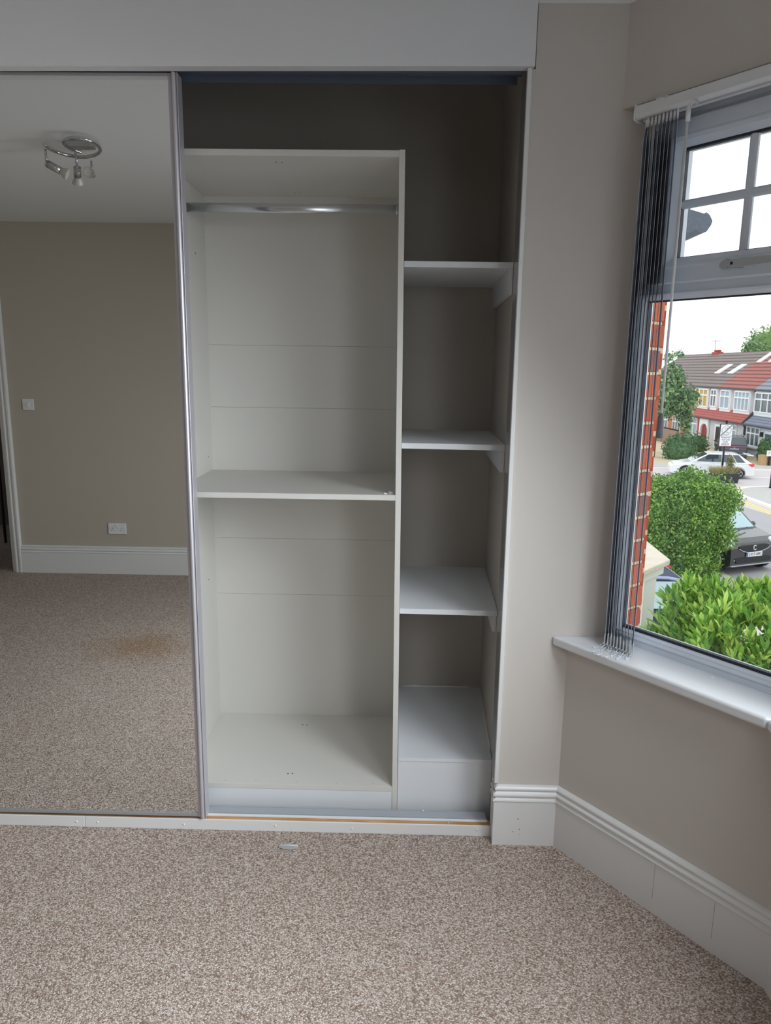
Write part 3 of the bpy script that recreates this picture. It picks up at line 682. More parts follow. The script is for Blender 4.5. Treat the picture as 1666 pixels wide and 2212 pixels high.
def spot(stem, c0_, c1_, b1_, r_c=.0165, r_b=.025):
    s0, s1 = [Vector(rv(*p)) - Vector((0, 0, .038)) for p in stem]
    a, b, c = [Vector(rv(*p)) - Vector((0, 0, .038)) for p in (c0_, c1_, b1_)]
    mb = MB(); mb.cyl(s0 + Vector((0, 0, .03)), s1, .0055, 8); mb.sphere(s1, .009, 6)
    st = build('spot_stem', mb, M_chrome, sl)
    d = (b - a).normalized()
    mb = MB(); mb.cyl(a, b, r_c, 16); build('spot_barrel', mb, M_satin, sl)
    mb = MB(); mb.lathe([(r_c * .8, 0), (r_c * .95, .006), (r_b * .9, .022), (r_b, .032), (r_b * .96, .034), (r_b * .85, .030), (.002, .030)], b, d, 18)
    build('bulb', mb, M_bulb, sl)
M_bulb = mat('frosted_bulb', srgb(205, 202, 192), .25, spec=.5)
spot([(-1.6, 1.25, 2.485), (-1.599, 1.25, 2.45)], (-1.595, 1.25, 2.455), (-1.546, 1.265, 2.430), (-1.528, 1.25, 2.416))
spot([(-1.507, 1.35, 2.505), (-1.509, 1.36, 2.47)], (-1.512, 1.37, 2.472), (-1.524, 1.395, 2.436), (-1.537, 1.40, 2.42))
spot([(-1.452, 1.39, 2.475), (-1.452, 1.39, 2.455)], (-1.455, 1.395, 2.447), (-1.443, 1.345, 2.440), (-1.43, 1.30, 2.44))

exec_outdoors = True
# ================================================================== OUTDOORS
G = -3.3
M_road = mat('asphalt', srgb(205, 198, 200), .9, bump=(30, .2, .02), vary=(.6, .05))
M_road2 = mat('asphalt_dark', srgb(172, 170, 174), .9, bump=(30, .2, .02), vary=(.8, .06))
M_pave = mat('paving_pale', srgb(205, 200, 194), .9, bump=(10, .2, .02), vary=(2, .06))
M_paveg = mat('paving_grey', srgb(190, 188, 186), .9, bump=(12, .3, .02), vary=(3, .08))
M_kerb = mat('kerb_white_stone', srgb(236, 234, 230), .8)
M_drive = mat('drive_tan', srgb(206, 190, 162), .9, vary=(1, .08))
M_yellow = mat('road_paint_yellow', srgb(250, 214, 130), .8)
M_whitepaint = mat('road_paint_white', srgb(245, 245, 245), .8)
def ground(name, pts, z0, z1, m): return build(name, poly_slab(pts, z0, z1), m, kind='structure')
ground('road', [(0.9, 0.0), (70, 0.0), (70, 110), (-20, 110), (-20, 6.0), (.9, 6.0)], G - .3, G, M_road)
ground('road_side', [(8.2, 4), (13.3, 4), (13.3, 22), (12.9, 24.6), (13.35, 26.2), (10.4, 27), (8.2, 20)], G, G + .004, M_road2)
ground('pavement_near', [(0.9, .05), (8.0, 4), (8.15, 15.2), (8.0, 27), (4, 27), (.9, 15)], G, G + .012, M_pave)
ground('pavement_far', [(13.0, 34.9), (40, 34.9), (40, 36.3), (13.0, 36.6)], G, G + .10, M_paveg)
ground('kerb_far', [(13.0, 34.75), (40, 34.65), (40, 34.9), (13.0, 34.95)], G, G + .10, M_kerb)
ground('driveway', [(13.0, 36.4), (40, 36.3), (40, 62), (13.0, 62)], G, G + .06, M_drive)
# kerbed island corner, curving
arc = [(13.9 + 1.9 * (1 - math.cos(t)), 26.2 + 2.65 * math.sin(t)) for t in np.linspace(0, math.pi / 2, 10)]
isl = [(30, 22), (30, 29.0)] + [(18, 28.95)] + arc[::-1] + [(13.95, 25.2), (13.9, 22)]
ground('pavement_island', isl, G, G + .09, M_paveg)
kr = MB(); kp = [(13.9, 22), (13.93, 25.2)] + arc + [(18, 28.95), (30, 29.0)]
for a, b in zip(kp[:-1], kp[1:]):
    d = (Vector(b) - Vector(a)).normalized(); nrm = Vector((-d.y, d.x)) * .22
    kr.prism([a, b, (b[0] + nrm.x, b[1] + nrm.y), (a[0] + nrm.x, a[1] + nrm.y)], G, G + .095, lambda x, y, t: (x, y, t))
build('kerb_island', kr, M_kerb, kind='structure')
yl = MB()
for off in (.42, .62):
    pts_ = []
    for i, q in enumerate(kp):
        a = Vector(kp[max(i - 1, 0)]); b = Vector(kp[min(i + 1, len(kp) - 1)]); d = (b - a).normalized()
        pts_.append((q[0] - d.y * off, q[1] + d.x * off, q[0] - d.y * (off + .10), q[1] + d.x * (off + .10)))
    for a, b in zip(pts_[:-1], pts_[1:]): yl.prism([(a[0], a[1]), (b[0], b[1]), (b[2], b[3]), (a[2], a[3])], G + .002, G + .008, lambda x, y, t: (x, y, t))
build('road_marking_yellow', yl, M_yellow, kind='structure')
mb = MB(); mb.box(16.6, 18.4, 32.3, 32.42, G + .002, G + .006); mb.box(20.0, 22.0, 32.3, 32.42, G + .002, G + .006); build('road_marking_white', mb, M_whitepaint, kind='structure')

# ---------------------------------------------------------------- brick pier beside the window
def brick_mat(name, cols, mortar, scale, bw=.225, bh=.075, ms=.010, rot=None):
    m = mat(name, cols[0], .85); n = m.node_tree; b = n.nodes['Principled BSDF']; L = n.links.new
    t = n.nodes.new('ShaderNodeTexCoord'); mp_ = n.nodes.new('ShaderNodeMapping')
    if rot: mp_.inputs['Rotation'].default_value = rot
    br = n.nodes.new('ShaderNodeTexBrick'); br.inputs['Scale'].default_value = scale; br.inputs['Brick Width'].default_value = bw; br.inputs['Row Height'].default_value = bh; br.inputs['Mortar Size'].default_value = ms
    br.inputs['Color1'].default_value = cols[0]; br.inputs['Color2'].default_value = cols[1]; br.inputs['Mortar'].default_value = mortar
    L(t.outputs['Object'], mp_.inputs[0]); L(mp_.outputs[0], br.inputs['Vector']); L(br.outputs['Color'], b.inputs['Base Color'])
    return m
M_brick = [mat('brick_red_a', srgb(198, 104, 72), .85, bump=(40, .5, .01), vary=(25, .12)), mat('brick_red_b', srgb(182, 92, 66), .85, bump=(40, .5, .01), vary=(25, .14)), mat('brick_red_c', srgb(150, 96, 86), .85, bump=(40, .5, .01), vary=(25, .14)), mat('lime_mortar', srgb(232, 214, 182), .9, bump=(60, .6, .01))]
bp_ = MB()
zz = -.9; k = 0
while zz < 2.9:
    for (ua, ub, na, nb) in ((-.32, .085, .150, .252),):
        jit = random.uniform(-.003, .003)
        ids = [0, 1, 0, 2, 1, 0][k % 6] if random.random() < .7 else random.randint(0, 2)
        bb = MB(); bb.box(ua, ub + jit, na, nb + jit, zz, zz + .063)
        fn_ = lambda p: wp(p[0] + random.uniform(-.0012, .0012), p[1] + random.uniform(-.0012, .0012), p[2])
        bp_.add([tuple(fn_(p)) for p in bb.v], bb.f, ids)
        mo = MB(); mo.box(ua, ub - .004, na + .002, nb - .004, zz + .063, zz + .075); bp_.add([tuple(wp(*p)) for p in mo.v], mo.f, 3)
    zz += .075; k += 1
build('wall_brick_pier', bp_, M_brick, kind='structure', bevel=.004)
# outer skin of the splay below the sill and of the house beyond
mb = MB(); wbox(mb, .085, .80, .2505, .33, -3.3, .70); wbox(mb, .085, .80, .2505, .33, 2.30, 2.8)
mb.box(XC + .17, XC + .40, .5, .86, -3.3, 2.8)
build('wall_outside', mb, brick_mat('facade_brick', (srgb(186, 88, 64), srgb(166, 78, 60)), srgb(220, 205, 178), 1.0, rot=(R(90), 0, 0)), kind='structure')

# roof gutter end poking into the view above the top sash
M_gut = mat('slate_grey_gutter', srgb(84, 92, 104), .6, vary=(60, .5)); M_gut2 = mat('weathered_soffit', srgb(176, 166, 158), .8, vary=(30, .2))
gt = thing('roof_gutter', 'dark weathered gutter end of the eaves, seen through the top panes', 'gutter', (1.9, 3.0, 2.45))
gprof = [(1.895, 2.665), (2.035, 2.628), (2.050, 2.637), (2.074, 2.618), (2.096, 2.581), (2.088, 2.553), (2.062, 2.512), (2.028, 2.503), (1.985, 2.520), (1.93, 2.497), (1.78, 2.50), (1.78, 2.69)]
mb = MB(); mb.prism(gprof, 3.0, 5.2, lambda x, z, t: (x, t, z)); build('gutter_trough', mb, M_gut, gt, bevel=.004)
mb = MB(); mb.prism([(1.935, 2.500), (1.915, 2.478), (1.76, 2.43), (1.76, 2.52)], 3.02, 5.2, lambda x, z, t: (x, t, z)); build('soffit_board', mb, M_gut2, gt)
mb = MB(); mb.prism([(1.78, 2.69), (1.88, 2.695), (1.935, 2.700), (1.965, 2.690), (1.968, 2.672), (1.94, 2.676), (1.915, 2.655), (1.78, 2.66)], 3.03, 5.2, lambda x, z, t: (x, t, z))
mb.prism([(1.74, 2.86), (1.80, 2.84), (1.905, 2.745), (1.86, 2.70), (1.74, 2.69)], 3.1, 5.2, lambda x, z, t: (x, t, z)); build('roof_tile_edge', mb, M_gut2, gt)

# neighbour's porch: stone slab on a white post
M_stone = mat('weathered_stone', srgb(218, 208, 192), .85, bump=(14, .5, .02), vary=(6, .16)); M_whitestone = mat('white_masonry_paint', srgb(235, 233, 228), .6)
po = thing('porch_canopy', 'weathered stone porch slab on a white post, beyond the brick wall', 'porch', (2.75, 4.9, G))
cA, cB, cC = Vector((2.80, 5.0, 0)), Vector((2.84, 5.90, 0)), Vector((2.35, 4.51, 0))
mb = MB(); mb.prism([(cA.x, cA.y), (cB.x, cB.y), (.9, 5.90), (.9, 4.1), (1.9, 4.05), (cC.x, cC.y)], -.36, -.30, lambda a, b, t: (a, b, t)); build('stone_slab', mb, M_stone, po, bevel=.012)
mb = MB(); mb.prism([(cA.x - .05, cA.y + .02), (cB.x - .05, 5.85), (.9, 5.85), (.9, 4.15), (1.9, 4.11), (cC.x - .03, cC.y + .04)], -.46, -.36, lambda a, b, t: (a, b, t)); build('slab_moulding', mb, M_whitestone, po, bevel=.01)
mb = MB(); mb.prism([(2.50, 4.82), (2.68, 5.00), (2.56, 5.12), (2.38, 4.94)], G, -.46, lambda a, b, t: (a, b, t)); build('post', mb, M_whitestone, po, bevel=.008)

# ---------------------------------------------------------------- leaves
def leaf_mat(name, lo, mid_, hi, rough=.5, trans=.25):
    m = bpy.data.materials.new(name); m.use_nodes = True; n = m.node_tree; b = n.nodes['Principled BSDF']; L = n.links.new
    g = n.nodes.new('ShaderNodeNewGeometry'); r_ = n.nodes.new('ShaderNodeValToRGB'); e = r_.color_ramp.elements
    e[0].position = 0; e[0].color = lo; e[1].position = 1; e[1].color = hi; q = e.new(.5); q.color = mid_
    L(g.outputs['Random Per Island'], r_.inputs[0]); L(r_.outputs[0], b.inputs['Base Color']); b.inputs['Roughness'].default_value = rough
    b.inputs['Specular IOR Level'].default_value = .35
    tl = n.nodes.new('ShaderNodeBsdfTranslucent'); L(r_.outputs[0], tl.inputs[0]); mx = n.nodes.new('ShaderNodeMixShader'); mx.inputs[0].default_value = trans
    o = [q_ for q_ in n.nodes if q_.type == 'OUTPUT_MATERIAL'][0]
    L(b.outputs[0], mx.inputs[1]); L(tl.outputs[0], mx.inputs[2]); L(mx.outputs[0], o.inputs[0])
    return m
def leaf_cloud(pos, nrm, size, aspect=.5, droop=.3, updir=None, jitter=.5):
    """pos,nrm: (N,3). returns MB of folded pointed leaves, one island each"""
    N = len(pos); mb = MB()
    nr = nrm + rng.normal(0, jitter, (N, 3)); nr /= np.linalg.norm(nr, axis=1)[:, None]
    t = rng.normal(0, 1, (N, 3))
    if updir is not None: t = np.array(updir) + rng.normal(0, .55, (N, 3)) + .5 * nrm
    t -= nr * np.sum(t * nr, axis=1)[:, None]; t /= np.linalg.norm(t, axis=1)[:, None] + 1e-9
    s = np.cross(nr, t); L_ = size * rng.uniform(.6, 1.25, N)[:, None]; Wd = L_ * aspect
    base = pos; midp = pos + t * L_ * .5 + nr * L_ * .06; tip = pos + t * L_ - nr * L_ * droop
    a = midp + s * Wd * .5 + nr * L_ * .04; b = midp - s * Wd * .5 + nr * L_ * .04
    V = np.stack([base, a, tip, b], 1).reshape(-1, 3)
    mb.v = [tuple(v) for v in V.tolist()]
    for i in range(N): mb.f += [(4 * i, 4 * i + 1, 4 * i + 2), (4 * i, 4 * i + 2, 4 * i + 3)]
    mb.m = [0] * (2 * N); mb.s = [False] * (2 * N)
    return mb
def shell_pts(N, c, rad, p=2.0, lo=.8, hi=1.03, zmin=None, lump=.12):
    d = rng.normal(0, 1, (N, 3)); d /= np.linalg.norm(d, axis=1)[:, None]
    k = (np.abs(d) ** p).sum(1) ** (-1 / p); q = d * k[:, None]
    w = 1 + lump * (np.sin(q[:, 0] * 7 + c[0]) * np.sin(q[:, 1] * 6 + 1) + .7 * np.sin(q[:, 2] * 9 + 2) * np.sin(q[:, 0] * 5 + 3))
    q *= (w * rng.uniform(lo, hi, N))[:, None]
    nrm = np.sign(q) * np.abs(q) ** (p - 1); nrm /= np.linalg.norm(nrm, axis=1)[:, None] + 1e-9
    pos = q * np.array(rad) + np.array(c)
    nrm = nrm / np.array(rad); nrm /= np.linalg.norm(nrm, axis=1)[:, None]
    if zmin is not None: ok = pos[:, 2] > zmin; pos, nrm = pos[ok], nrm[ok]
    return pos, nrm
def core(c, rad, p=2.0, k=.86, n=14, lump=.0):
    mb = MB(); rings = []
    for i in range(n + 1):
        th_ = math.pi * i / n; row = []
        for j in range(n * 2):
            ph = math.pi * j / n; d = np.array([math.sin(th_) * math.cos(ph), math.sin(th_) * math.sin(ph), math.cos(th_)]) + 1e-9
            q = d * (np.abs(d) ** p).sum() ** (-1 / p) * k
            row.append(tuple(q * np.array(rad) + np.array(c)))
        rings.append(row)
    mb.loft(rings[::-1], 0, True); return mb
def shrub(name, label, cat, c, rad, N, size, m, p=2.5, *a, taper=0.0, **k_):
    t = shrub_(name, label, cat, c, rad, N, size, m, p, *a, **k_)
    if taper:
        for o in t.children:
            for v in o.data.vertices: v.co.x *= 1 - taper * max(0, min(1, ((c[2] - G + rad[2] * .6) - v.co.z) / (rad[2] * 1.6)))
    return t
def shrub_(name, label, cat, c, rad, N, size, m, p=2.5, aspect=.5, updir=None, group=None, stem=True, lo=.8, hi=1.04, k=.84, lump=.12, droop=.3, jitter=.5):
    t = thing(name, label, cat, (c[0], c[1], G), group=group)
    pos, nrm = shell_pts(N, c, rad, p, lo, hi, G + .02, lump)
    mb = leaf_cloud(pos, nrm, size, aspect, droop, updir, jitter); fo_ = build('foliage', mb, m, t)
    cc = core(c, rad, p, k); cc.v = [(x, y, max(z, G + .02)) for x, y, z in cc.v]
    build('inner_growth', cc, m, t)
    if stem:
        mb = MB(); mb.tube([(c[0], c[1], G - .02), (c[0] + .03, c[1], G + .4), (c[0], c[1], c[2])], [.09, .07, .04], 8); build('stem', mb, M_bark, t)
    return t
M_bark = mat('bark', srgb(96, 78, 62), .9, bump=(30, .6, .02))
L_priv = leaf_mat('privet_leaf', srgb(76, 118, 62), srgb(122, 168, 82), srgb(194, 220, 130))
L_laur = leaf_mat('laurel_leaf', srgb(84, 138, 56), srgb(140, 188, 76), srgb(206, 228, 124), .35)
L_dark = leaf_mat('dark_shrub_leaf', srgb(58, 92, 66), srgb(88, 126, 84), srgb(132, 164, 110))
L_tree = leaf_mat('street_tree_leaf', srgb(84, 116, 92), srgb(118, 152, 112), srgb(184, 206, 140))
L_far = leaf_mat('far_tree_leaf', srgb(92, 132, 84), srgb(122, 158, 96), srgb(170, 194, 130))
L_grass = leaf_mat('dry_grass_blade', srgb(150, 148, 108), srgb(178, 172, 126), srgb(206, 198, 150))

hd = shrub('privet_bush', 'large rounded green privet bush left of the small black car', 'bush', (6.46, 14.6, -2.07), (1.38, .92, 1.22), 44000, .078, L_priv, 4.2, .55, None, None, True, .74, 1.05, .70, .13, .3, .8, taper=.27)
# a few upright sprays on top of the bush
ps, ns = [], []
for _ in range(60):
    x = rng.uniform(5.3, 7.5); y = rng.uniform(14.0, 15.2); h_ = rng.uniform(.12, .32); z0_ = -1.03 - .25 * abs(x - 6.35) ** 1.5
    for q in np.linspace(0, 1, 9): ps.append((x + .12 * q * math.sin(x * 9), y, z0_ + h_ * q)); ns.append((math.sin(q * 20), math.cos(q * 20), .6))
build('top_sprays', leaf_cloud(np.array(ps), np.array(ns), .075, .5, .2), L_priv, hd)
# cherry laurel, close below the window
lt = thing('laurel_hedge', 'bright glossy laurel hedge just below the window, in front of the bush', 'hedge', (4.1, 3.7, G))
lc, lr = (4.15, 3.70, -1.68), (1.95, .93, 1.50)
pos, nrm = shell_pts(13000, lc, lr, 3.6, .86, .98, G + .1, .10)
ok = ((nrm[:, 2] > .25) | (nrm[:, 1] < .1)) & (pos[:, 2] > -2.6); pos, nrm = pos[ok], nrm[ok]
P_, N_ = [], []
for p_, n_ in zip(pos, nrm):                       # rosettes of long leaves pointing up and out
    ax = np.array(n_) * .6 + np.array((0, 0, .9)) + rng.normal(0, .25, 3); ax /= np.linalg.norm(ax)
    for k_ in range(9):
        a = rng.uniform(0, 2 * math.pi); e = np.cross(ax, (math.cos(a), math.sin(a), .3)); e /= np.linalg.norm(e)
        P_.append(p_ + e * .012 + ax * rng.uniform(-.06, .05)); N_.append((e, ax))
P_ = np.array(P_); E_ = np.array([q[0] for q in N_]); A_ = np.array([q[1] for q in N_]); n_l = len(P_)
spread = rng.uniform(.25, .95, n_l)[:, None]; T_ = A_ + E_ * spread; T_ /= np.linalg.norm(T_, axis=1)[:, None]
S_ = np.cross(T_, E_ - A_ * .3); S_ /= np.linalg.norm(S_, axis=1)[:, None]; U_ = np.cross(S_, T_)
Ln = rng.uniform(.07, .13, n_l)[:, None]; Wd_ = Ln * rng.uniform(.24, .34, n_l)[:, None]
pts6 = np.stack([P_, P_ + T_ * Ln * .33 + S_ * Wd_ * .45 + U_ * Wd_ * .12, P_ + T_ * Ln * .7 + S_ * Wd_ * .45 + U_ * Wd_ * .12, P_ + T_ * Ln + E_ * Ln * .12, P_ + T_ * Ln * .7 - S_ * Wd_ * .45 + U_ * Wd_ * .12, P_ + T_ * Ln * .33 - S_ * Wd_ * .45 + U_ * Wd_ * .12], 1).reshape(-1, 3)
mb = MB(); mb.v = [tuple(v) for v in pts6.tolist()]
for i in range(n_l): b_ = 6 * i; mb.f += [(b_, b_ + 1, b_ + 2, b_ + 3), (b_, b_ + 3, b_ + 4, b_ + 5)]
mb.m = [0] * len(mb.f); mb.s = [False] * len(mb.f)
build('foliage', mb, L_laur, lt)
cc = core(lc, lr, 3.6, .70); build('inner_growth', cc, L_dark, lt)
mb = MB(); mb.tube([(4.1, 3.7, G - .02), (4.1, 3.7, -2.3)], .1, 8); build('stem', mb, M_bark, lt)

# ---------------------------------------------------------------- cars
M_tyre = mat('tyre', (.012, .012, .013), .8); M_rim = mat('alloy_wheel', srgb(190, 192, 196), .3, metal=.8)
M_cglass = mat('car_glass', srgb(62, 74, 82), .05, spec=.8, coat=.5); M_head = mat('headlamp', srgb(225, 230, 235), .1, spec=.8); M_tail = mat('tail_lamp', srgb(222, 50, 56), .2, spec=.6)
M_plate = mat('number_plate', srgb(236, 238, 242), .5); M_plateblue = mat('plate_blue', srgb(30, 110, 210), .5); M_letters = mat('black_letters', srgb(60, 66, 84), .6)
def car(name, label, loc, heading, c, paint, glass):
    """local axes: +x forward, +y left, z up; c: dict of dimensions"""
    t = local_thing(name, label, 'car', loc, heading)
    L_, W_ = c['L'], c['W']; w2 = W_ / 2; wr = c['wheel_r']; xs = c['axles']
    prof = list(c['lower'])                       # upper outline of the lower body, front to rear
    bot = []
    for xa in sorted(xs):                         # rear to front along the bottom with wheel arches
        ar = wr * 1.14
        for a in np.linspace(math.pi, 0, 9): bot.append((xa - ar * math.cos(math.pi - a) * -1 * -1 if False else xa + ar * math.cos(a), max(.18, wr + ar * math.sin(a)) if 0 < a < math.pi else .18))
    mb = MB()
    poly = prof + [(prof[-1][0], .24)] + [(-L_ / 2 + .12, .18)] + bot + [(L_ / 2 - .12, .18), (prof[0][0], .24)]
    mb.prism(poly, -w2, w2, lambda a, b, s: (a - (.0), s * (1 - .10 * (abs(a) / (L_ / 2)) ** 6), b))
    xa, xb, xc_, xd, hb_, hr_ = c['gh']; wb, wr_ = w2 * .93, w2 * .76
    sec = lambda x, h, w: [(x, -w, h), (x, w, h)]
    bl4 = [(xa, -wb, hb_), (xa, wb, hb_), (xd, wb, hb_), (xd, -wb, hb_)]
    rf = [(xb, -wr_, hr_ - .05), (xb, wr_, hr_ - .05), (xc_, wr_, hr_ - .03), (xc_, -wr_, hr_ - .03)]
    rt_ = [(xb - .18, -wr_ * .92, hr_), (xb - .18, wr_ * .92, hr_), (xc_ + .12, wr_ * .92, hr_), (xc_ + .12, -wr_ * .92, hr_)]
    mb.loft([bl4, rf, rt_], 0, False)
    body = build('body', mb, paint, t, bevel=.06, seg=3)
    def quad_on(p00, p10, p11, p01, u0_, u1_, v0_, v1_, off):
        p00, p10, p11, p01 = map(Vector, (p00, p10, p11, p01))
        B = lambda u, v: (p00 * (1 - u) + p10 * u) * (1 - v) + (p01 * (1 - u) + p11 * u) * v
        nn = (p10 - p00).cross(p01 - p00).normalized(); q = [B(u0_, v0_), B(u1_, v0_), B(u1_, v1_), B(u0_, v1_)]
        cen = Vector((0, 0, .8)); nn = nn if nn.dot(q[0] - cen) > 0 else -nn
        return [p + nn * off for p in q] + [p - nn * .03 for p in q]
    FQ = [(0, 1, 2, 3), (4, 7, 6, 5), (0, 4, 5, 1), (1, 5, 6, 2), (2, 6, 7, 3), (3, 7, 4, 0)]
    mb = MB(); mb.add(quad_on(bl4[0], bl4[1], rf[1], rf[0], .05, .95, .06, .96, .012), FQ); build('windscreen', mb, glass, t)
    mb = MB(); mb.add(quad_on(bl4[3], bl4[2], rf[2], rf[3], .08, .92, .12, .94, .012), FQ); build('rear_window', mb, glass, t)
    for sd in (0, 1):
        a, d = (bl4[1], bl4[2]) if sd else (bl4[0], bl4[3]); b_, c_ = (rf[1], rf[2]) if sd else (rf[0], rf[3])
        for q0, q1, q2, q3 in c['sidewin']:
            B0 = Vector(a) * (1 - q0) + Vector(d) * q0; B1 = Vector(a) * (1 - q1) + Vector(d) * q1
            T1 = Vector(b_) * (1 - q2) + Vector(c_) * q2; T0 = Vector(b_) * (1 - q3) + Vector(c_) * q3
            mb = MB(); mb.add(quad_on(B0, B1, T1, T0, 0, 1, .07, .93, .012), FQ); build('side_window', mb, glass, t)
    for x in xs:
        for s in (-1, 1):
            mb = MB(); mb.cyl((x, s * (w2 - .20), wr), (x, s * (w2 - .01), wr), wr, 22); wh = build('wheel', mb, M_tyre, t, bevel=.02)
            mb = MB(); mb.cyl((x, s * (w2 - .05), wr), (x, s * (w2 - .004), wr), wr * .28, 12)
            for k_ in range(5):
                a = 2 * math.pi * k_ / 5; dx_, dz_ = math.cos(a), math.sin(a)
                mb.tube([(x, s * (w2 - .006), wr), (x + dx_ * wr * .68, s * (w2 - .003), wr + dz_ * wr * .68)], [.05, .035], 6)
            mb.tube([(x + math.cos(a) * wr * .70, s * (w2 - .008), wr + math.sin(a) * wr * .70) for a in np.linspace(0, 2 * math.pi, 21)[:-1]], .022, 6, loop=True)
            sub('wheel_rim', mb, M_rim, wh)
    for s in (-1, 1):
        mb = MB(); mb.sphere((xa - .25, s * (w2 + .06), hb_ + .06), .09, 7, 0, (.7, 1, .75)); mb.cyl((xa - .22, s * w2 * .92, hb_ + .0), (xa - .25, s * (w2 + .04), hb_ + .04), .025, 8)
        build('wing_mirror', mb, c.get('mirror', paint), t)
    return t
hatch = dict(L=4.2, W=1.76, wheel_r=.32, axles=(1.30, -1.28), lower=[(2.10, .42), (2.08, .62), (1.90, .74), (1.05, .93), (-1.60, .98), (-1.98, .95), (-2.06, .72), (-2.10, .45)], gh=(1.10, .25, -1.30, -1.95, .93, 1.46), sidewin=[(.06, .50, .44, .06), (.52, .74, .74, .47), (.76, .90, .96, .77)])
M_pwhite = mat('car_paint_silver_white', srgb(236, 240, 244), .18, spec=.6, coat=.6)
hc = car('hatchback_car', 'silver white hatchback parked side-on at the junction, beyond the bush', (15.05, 32.7, G), R(180 - 14), hatch, M_pwhite, M_cglass); hc.scale = (.88, .82, .79)
for s in (-1, 1):
    mb = MB(); mb.add([(-2.105, s * .50, .92), (-2.07, s * .80, .95), (-1.78, s * .895, .90), (-2.0, s * .885, .76), (-2.115, s * .60, .74)] + [(-1.98, s * .50, .92), (-1.95, s * .74, .95), (-1.72, s * .80, .90), (-1.9, s * .80, .76), (-2.0, s * .60, .74)], [(0, 1, 2, 3, 4), (5, 9, 8, 7, 6), (0, 5, 6, 1), (1, 6, 7, 2), (2, 7, 8, 3), (3, 8, 9, 4), (4, 9, 5, 0)])
    build('tail_light', mb, M_tail, hc, bevel=.01)
mb = MB(); mb.box(-2.02, -1.68, -.62, .62, 1.39, 1.44, 0, lambda x, y, z: (x, y, z + (x + 1.68) * .10)); build('roof_spoiler', mb, M_pwhite, hc, bevel=.02)

small = dict(L=2.75, W=1.66, wheel_r=.31, axles=(.94, -.93), lower=[(1.375, .45), (1.37, .66), (1.31, .78), (1.18, .87), (.70, .97), (-1.20, 1.0), (-1.33, .85), (-1.36, .45)], gh=(.74, .10, -.95, -1.28, .96, 1.54), sidewin=[(.08, .62, .60, .10), (.66, .92, .95, .64)], mirror=None)
M_pblack = mat('car_paint_black', (.022, .023, .028), .15, spec=.6, coat=.8); small['mirror'] = M_pblack
M_cglass2 = mat('car_glass_pale', srgb(176, 200, 208), .05, spec=.8, coat=.4)
ang = math.atan2(-.92, .39)
front_c = Vector((8.86, 15.32)); dirc = Vector((math.cos(ang), math.sin(ang)))
cen = front_c - dirc * 1.39
smart = car('small_car', 'small black car facing the window, registration plate on its front, beside the bush', (cen.x, cen.y, G), ang, small, M_pblack, M_cglass2)
X_ = 1.382
mb = MB(); mb.prism([(-.50, .70), (-.46, .60), (-.28, .545), (.28, .545), (.46, .60), (.50, .70), (.36, .735), (-.36, .735)], X_ - .05, X_ + .012, lambda a, b, s: (s, a, b)); build('grille', mb, M_black, smart, bevel=.008)
mb = MB(); mb.tube([(X_ + .012, y, .545 + .10 * (abs(y) / .5) ** 3) for y in np.linspace(-.52, .52, 13)], .011, 6); build('grille_trim', mb, M_rim, smart)
mb = MB(); mb.tube([(X_ + .016, .055 * math.cos(a), .655 + .055 * math.sin(a)) for a in np.linspace(.6, 2 * math.pi - .6, 14)], .016, 6); mb.add([(X_ + .016, -.075, .655), (X_ + .016, -.03, .70), (X_ + .016, -.03, .61), (X_ + .03, -.075, .655), (X_ + .03, -.03, .70), (X_ + .03, -.03, .61)], [(0, 1, 2), (3, 5, 4), (0, 3, 4, 1), (1, 4, 5, 2), (2, 5, 3, 0)])
build('front_badge', mb, M_rim, smart)
for s in (-1, 1):
    mb = MB(); mb.sphere((1.26, s * .68, .74), .17, 10, 0, (.55, .75, .75)); hl = build('headlight', mb, M_head, smart)
    mb = MB(); mb.sphere((X_ - .03, s * .60, .37), .055, 8, 0, (.5, 1.2, .8)); build('fog_light', mb, M_head, smart)
mb = MB(); mb.prism([(-.62, .40), (-.56, .28), (.56, .28), (.62, .40), (.45, .43), (-.45, .43)], X_ - .05, X_ + .014, lambda a, b, s: (s, a, b)); build('lower_intake', mb, M_black, smart, bevel=.008)
mb = MB(); mb.box(X_ - .06, X_ + .04, -.74, .74, .215, .25); build('front_splitter', mb, M_satin, smart, bevel=.01)
mb = MB(); mb.box(X_ + .014, X_ + .026, -.26, .26, .435, .546); plo = build('number_plate', mb, M_plate, smart, bevel=.002)
mb = MB(); mb.box(X_ + .0255, X_ + .0275, -.26, -.215, .436, .545); sub('plate_band', mb, M_plateblue, plo, label='blue country band at the plate end')
sub('lettering', text_mesh('LV17 UPO', .095, (X_ + .0275, .022, .490), (0, 1, 0), (0, 0, 1), .001, bold=.0015), M_letters, plo)
mb = MB(); mb.tube([(1.10, -.5, .945), (.95, -.1, 1.0), (.80, .35, 1.03)], .012, 5); build('wiper', mb, M_black, smart)

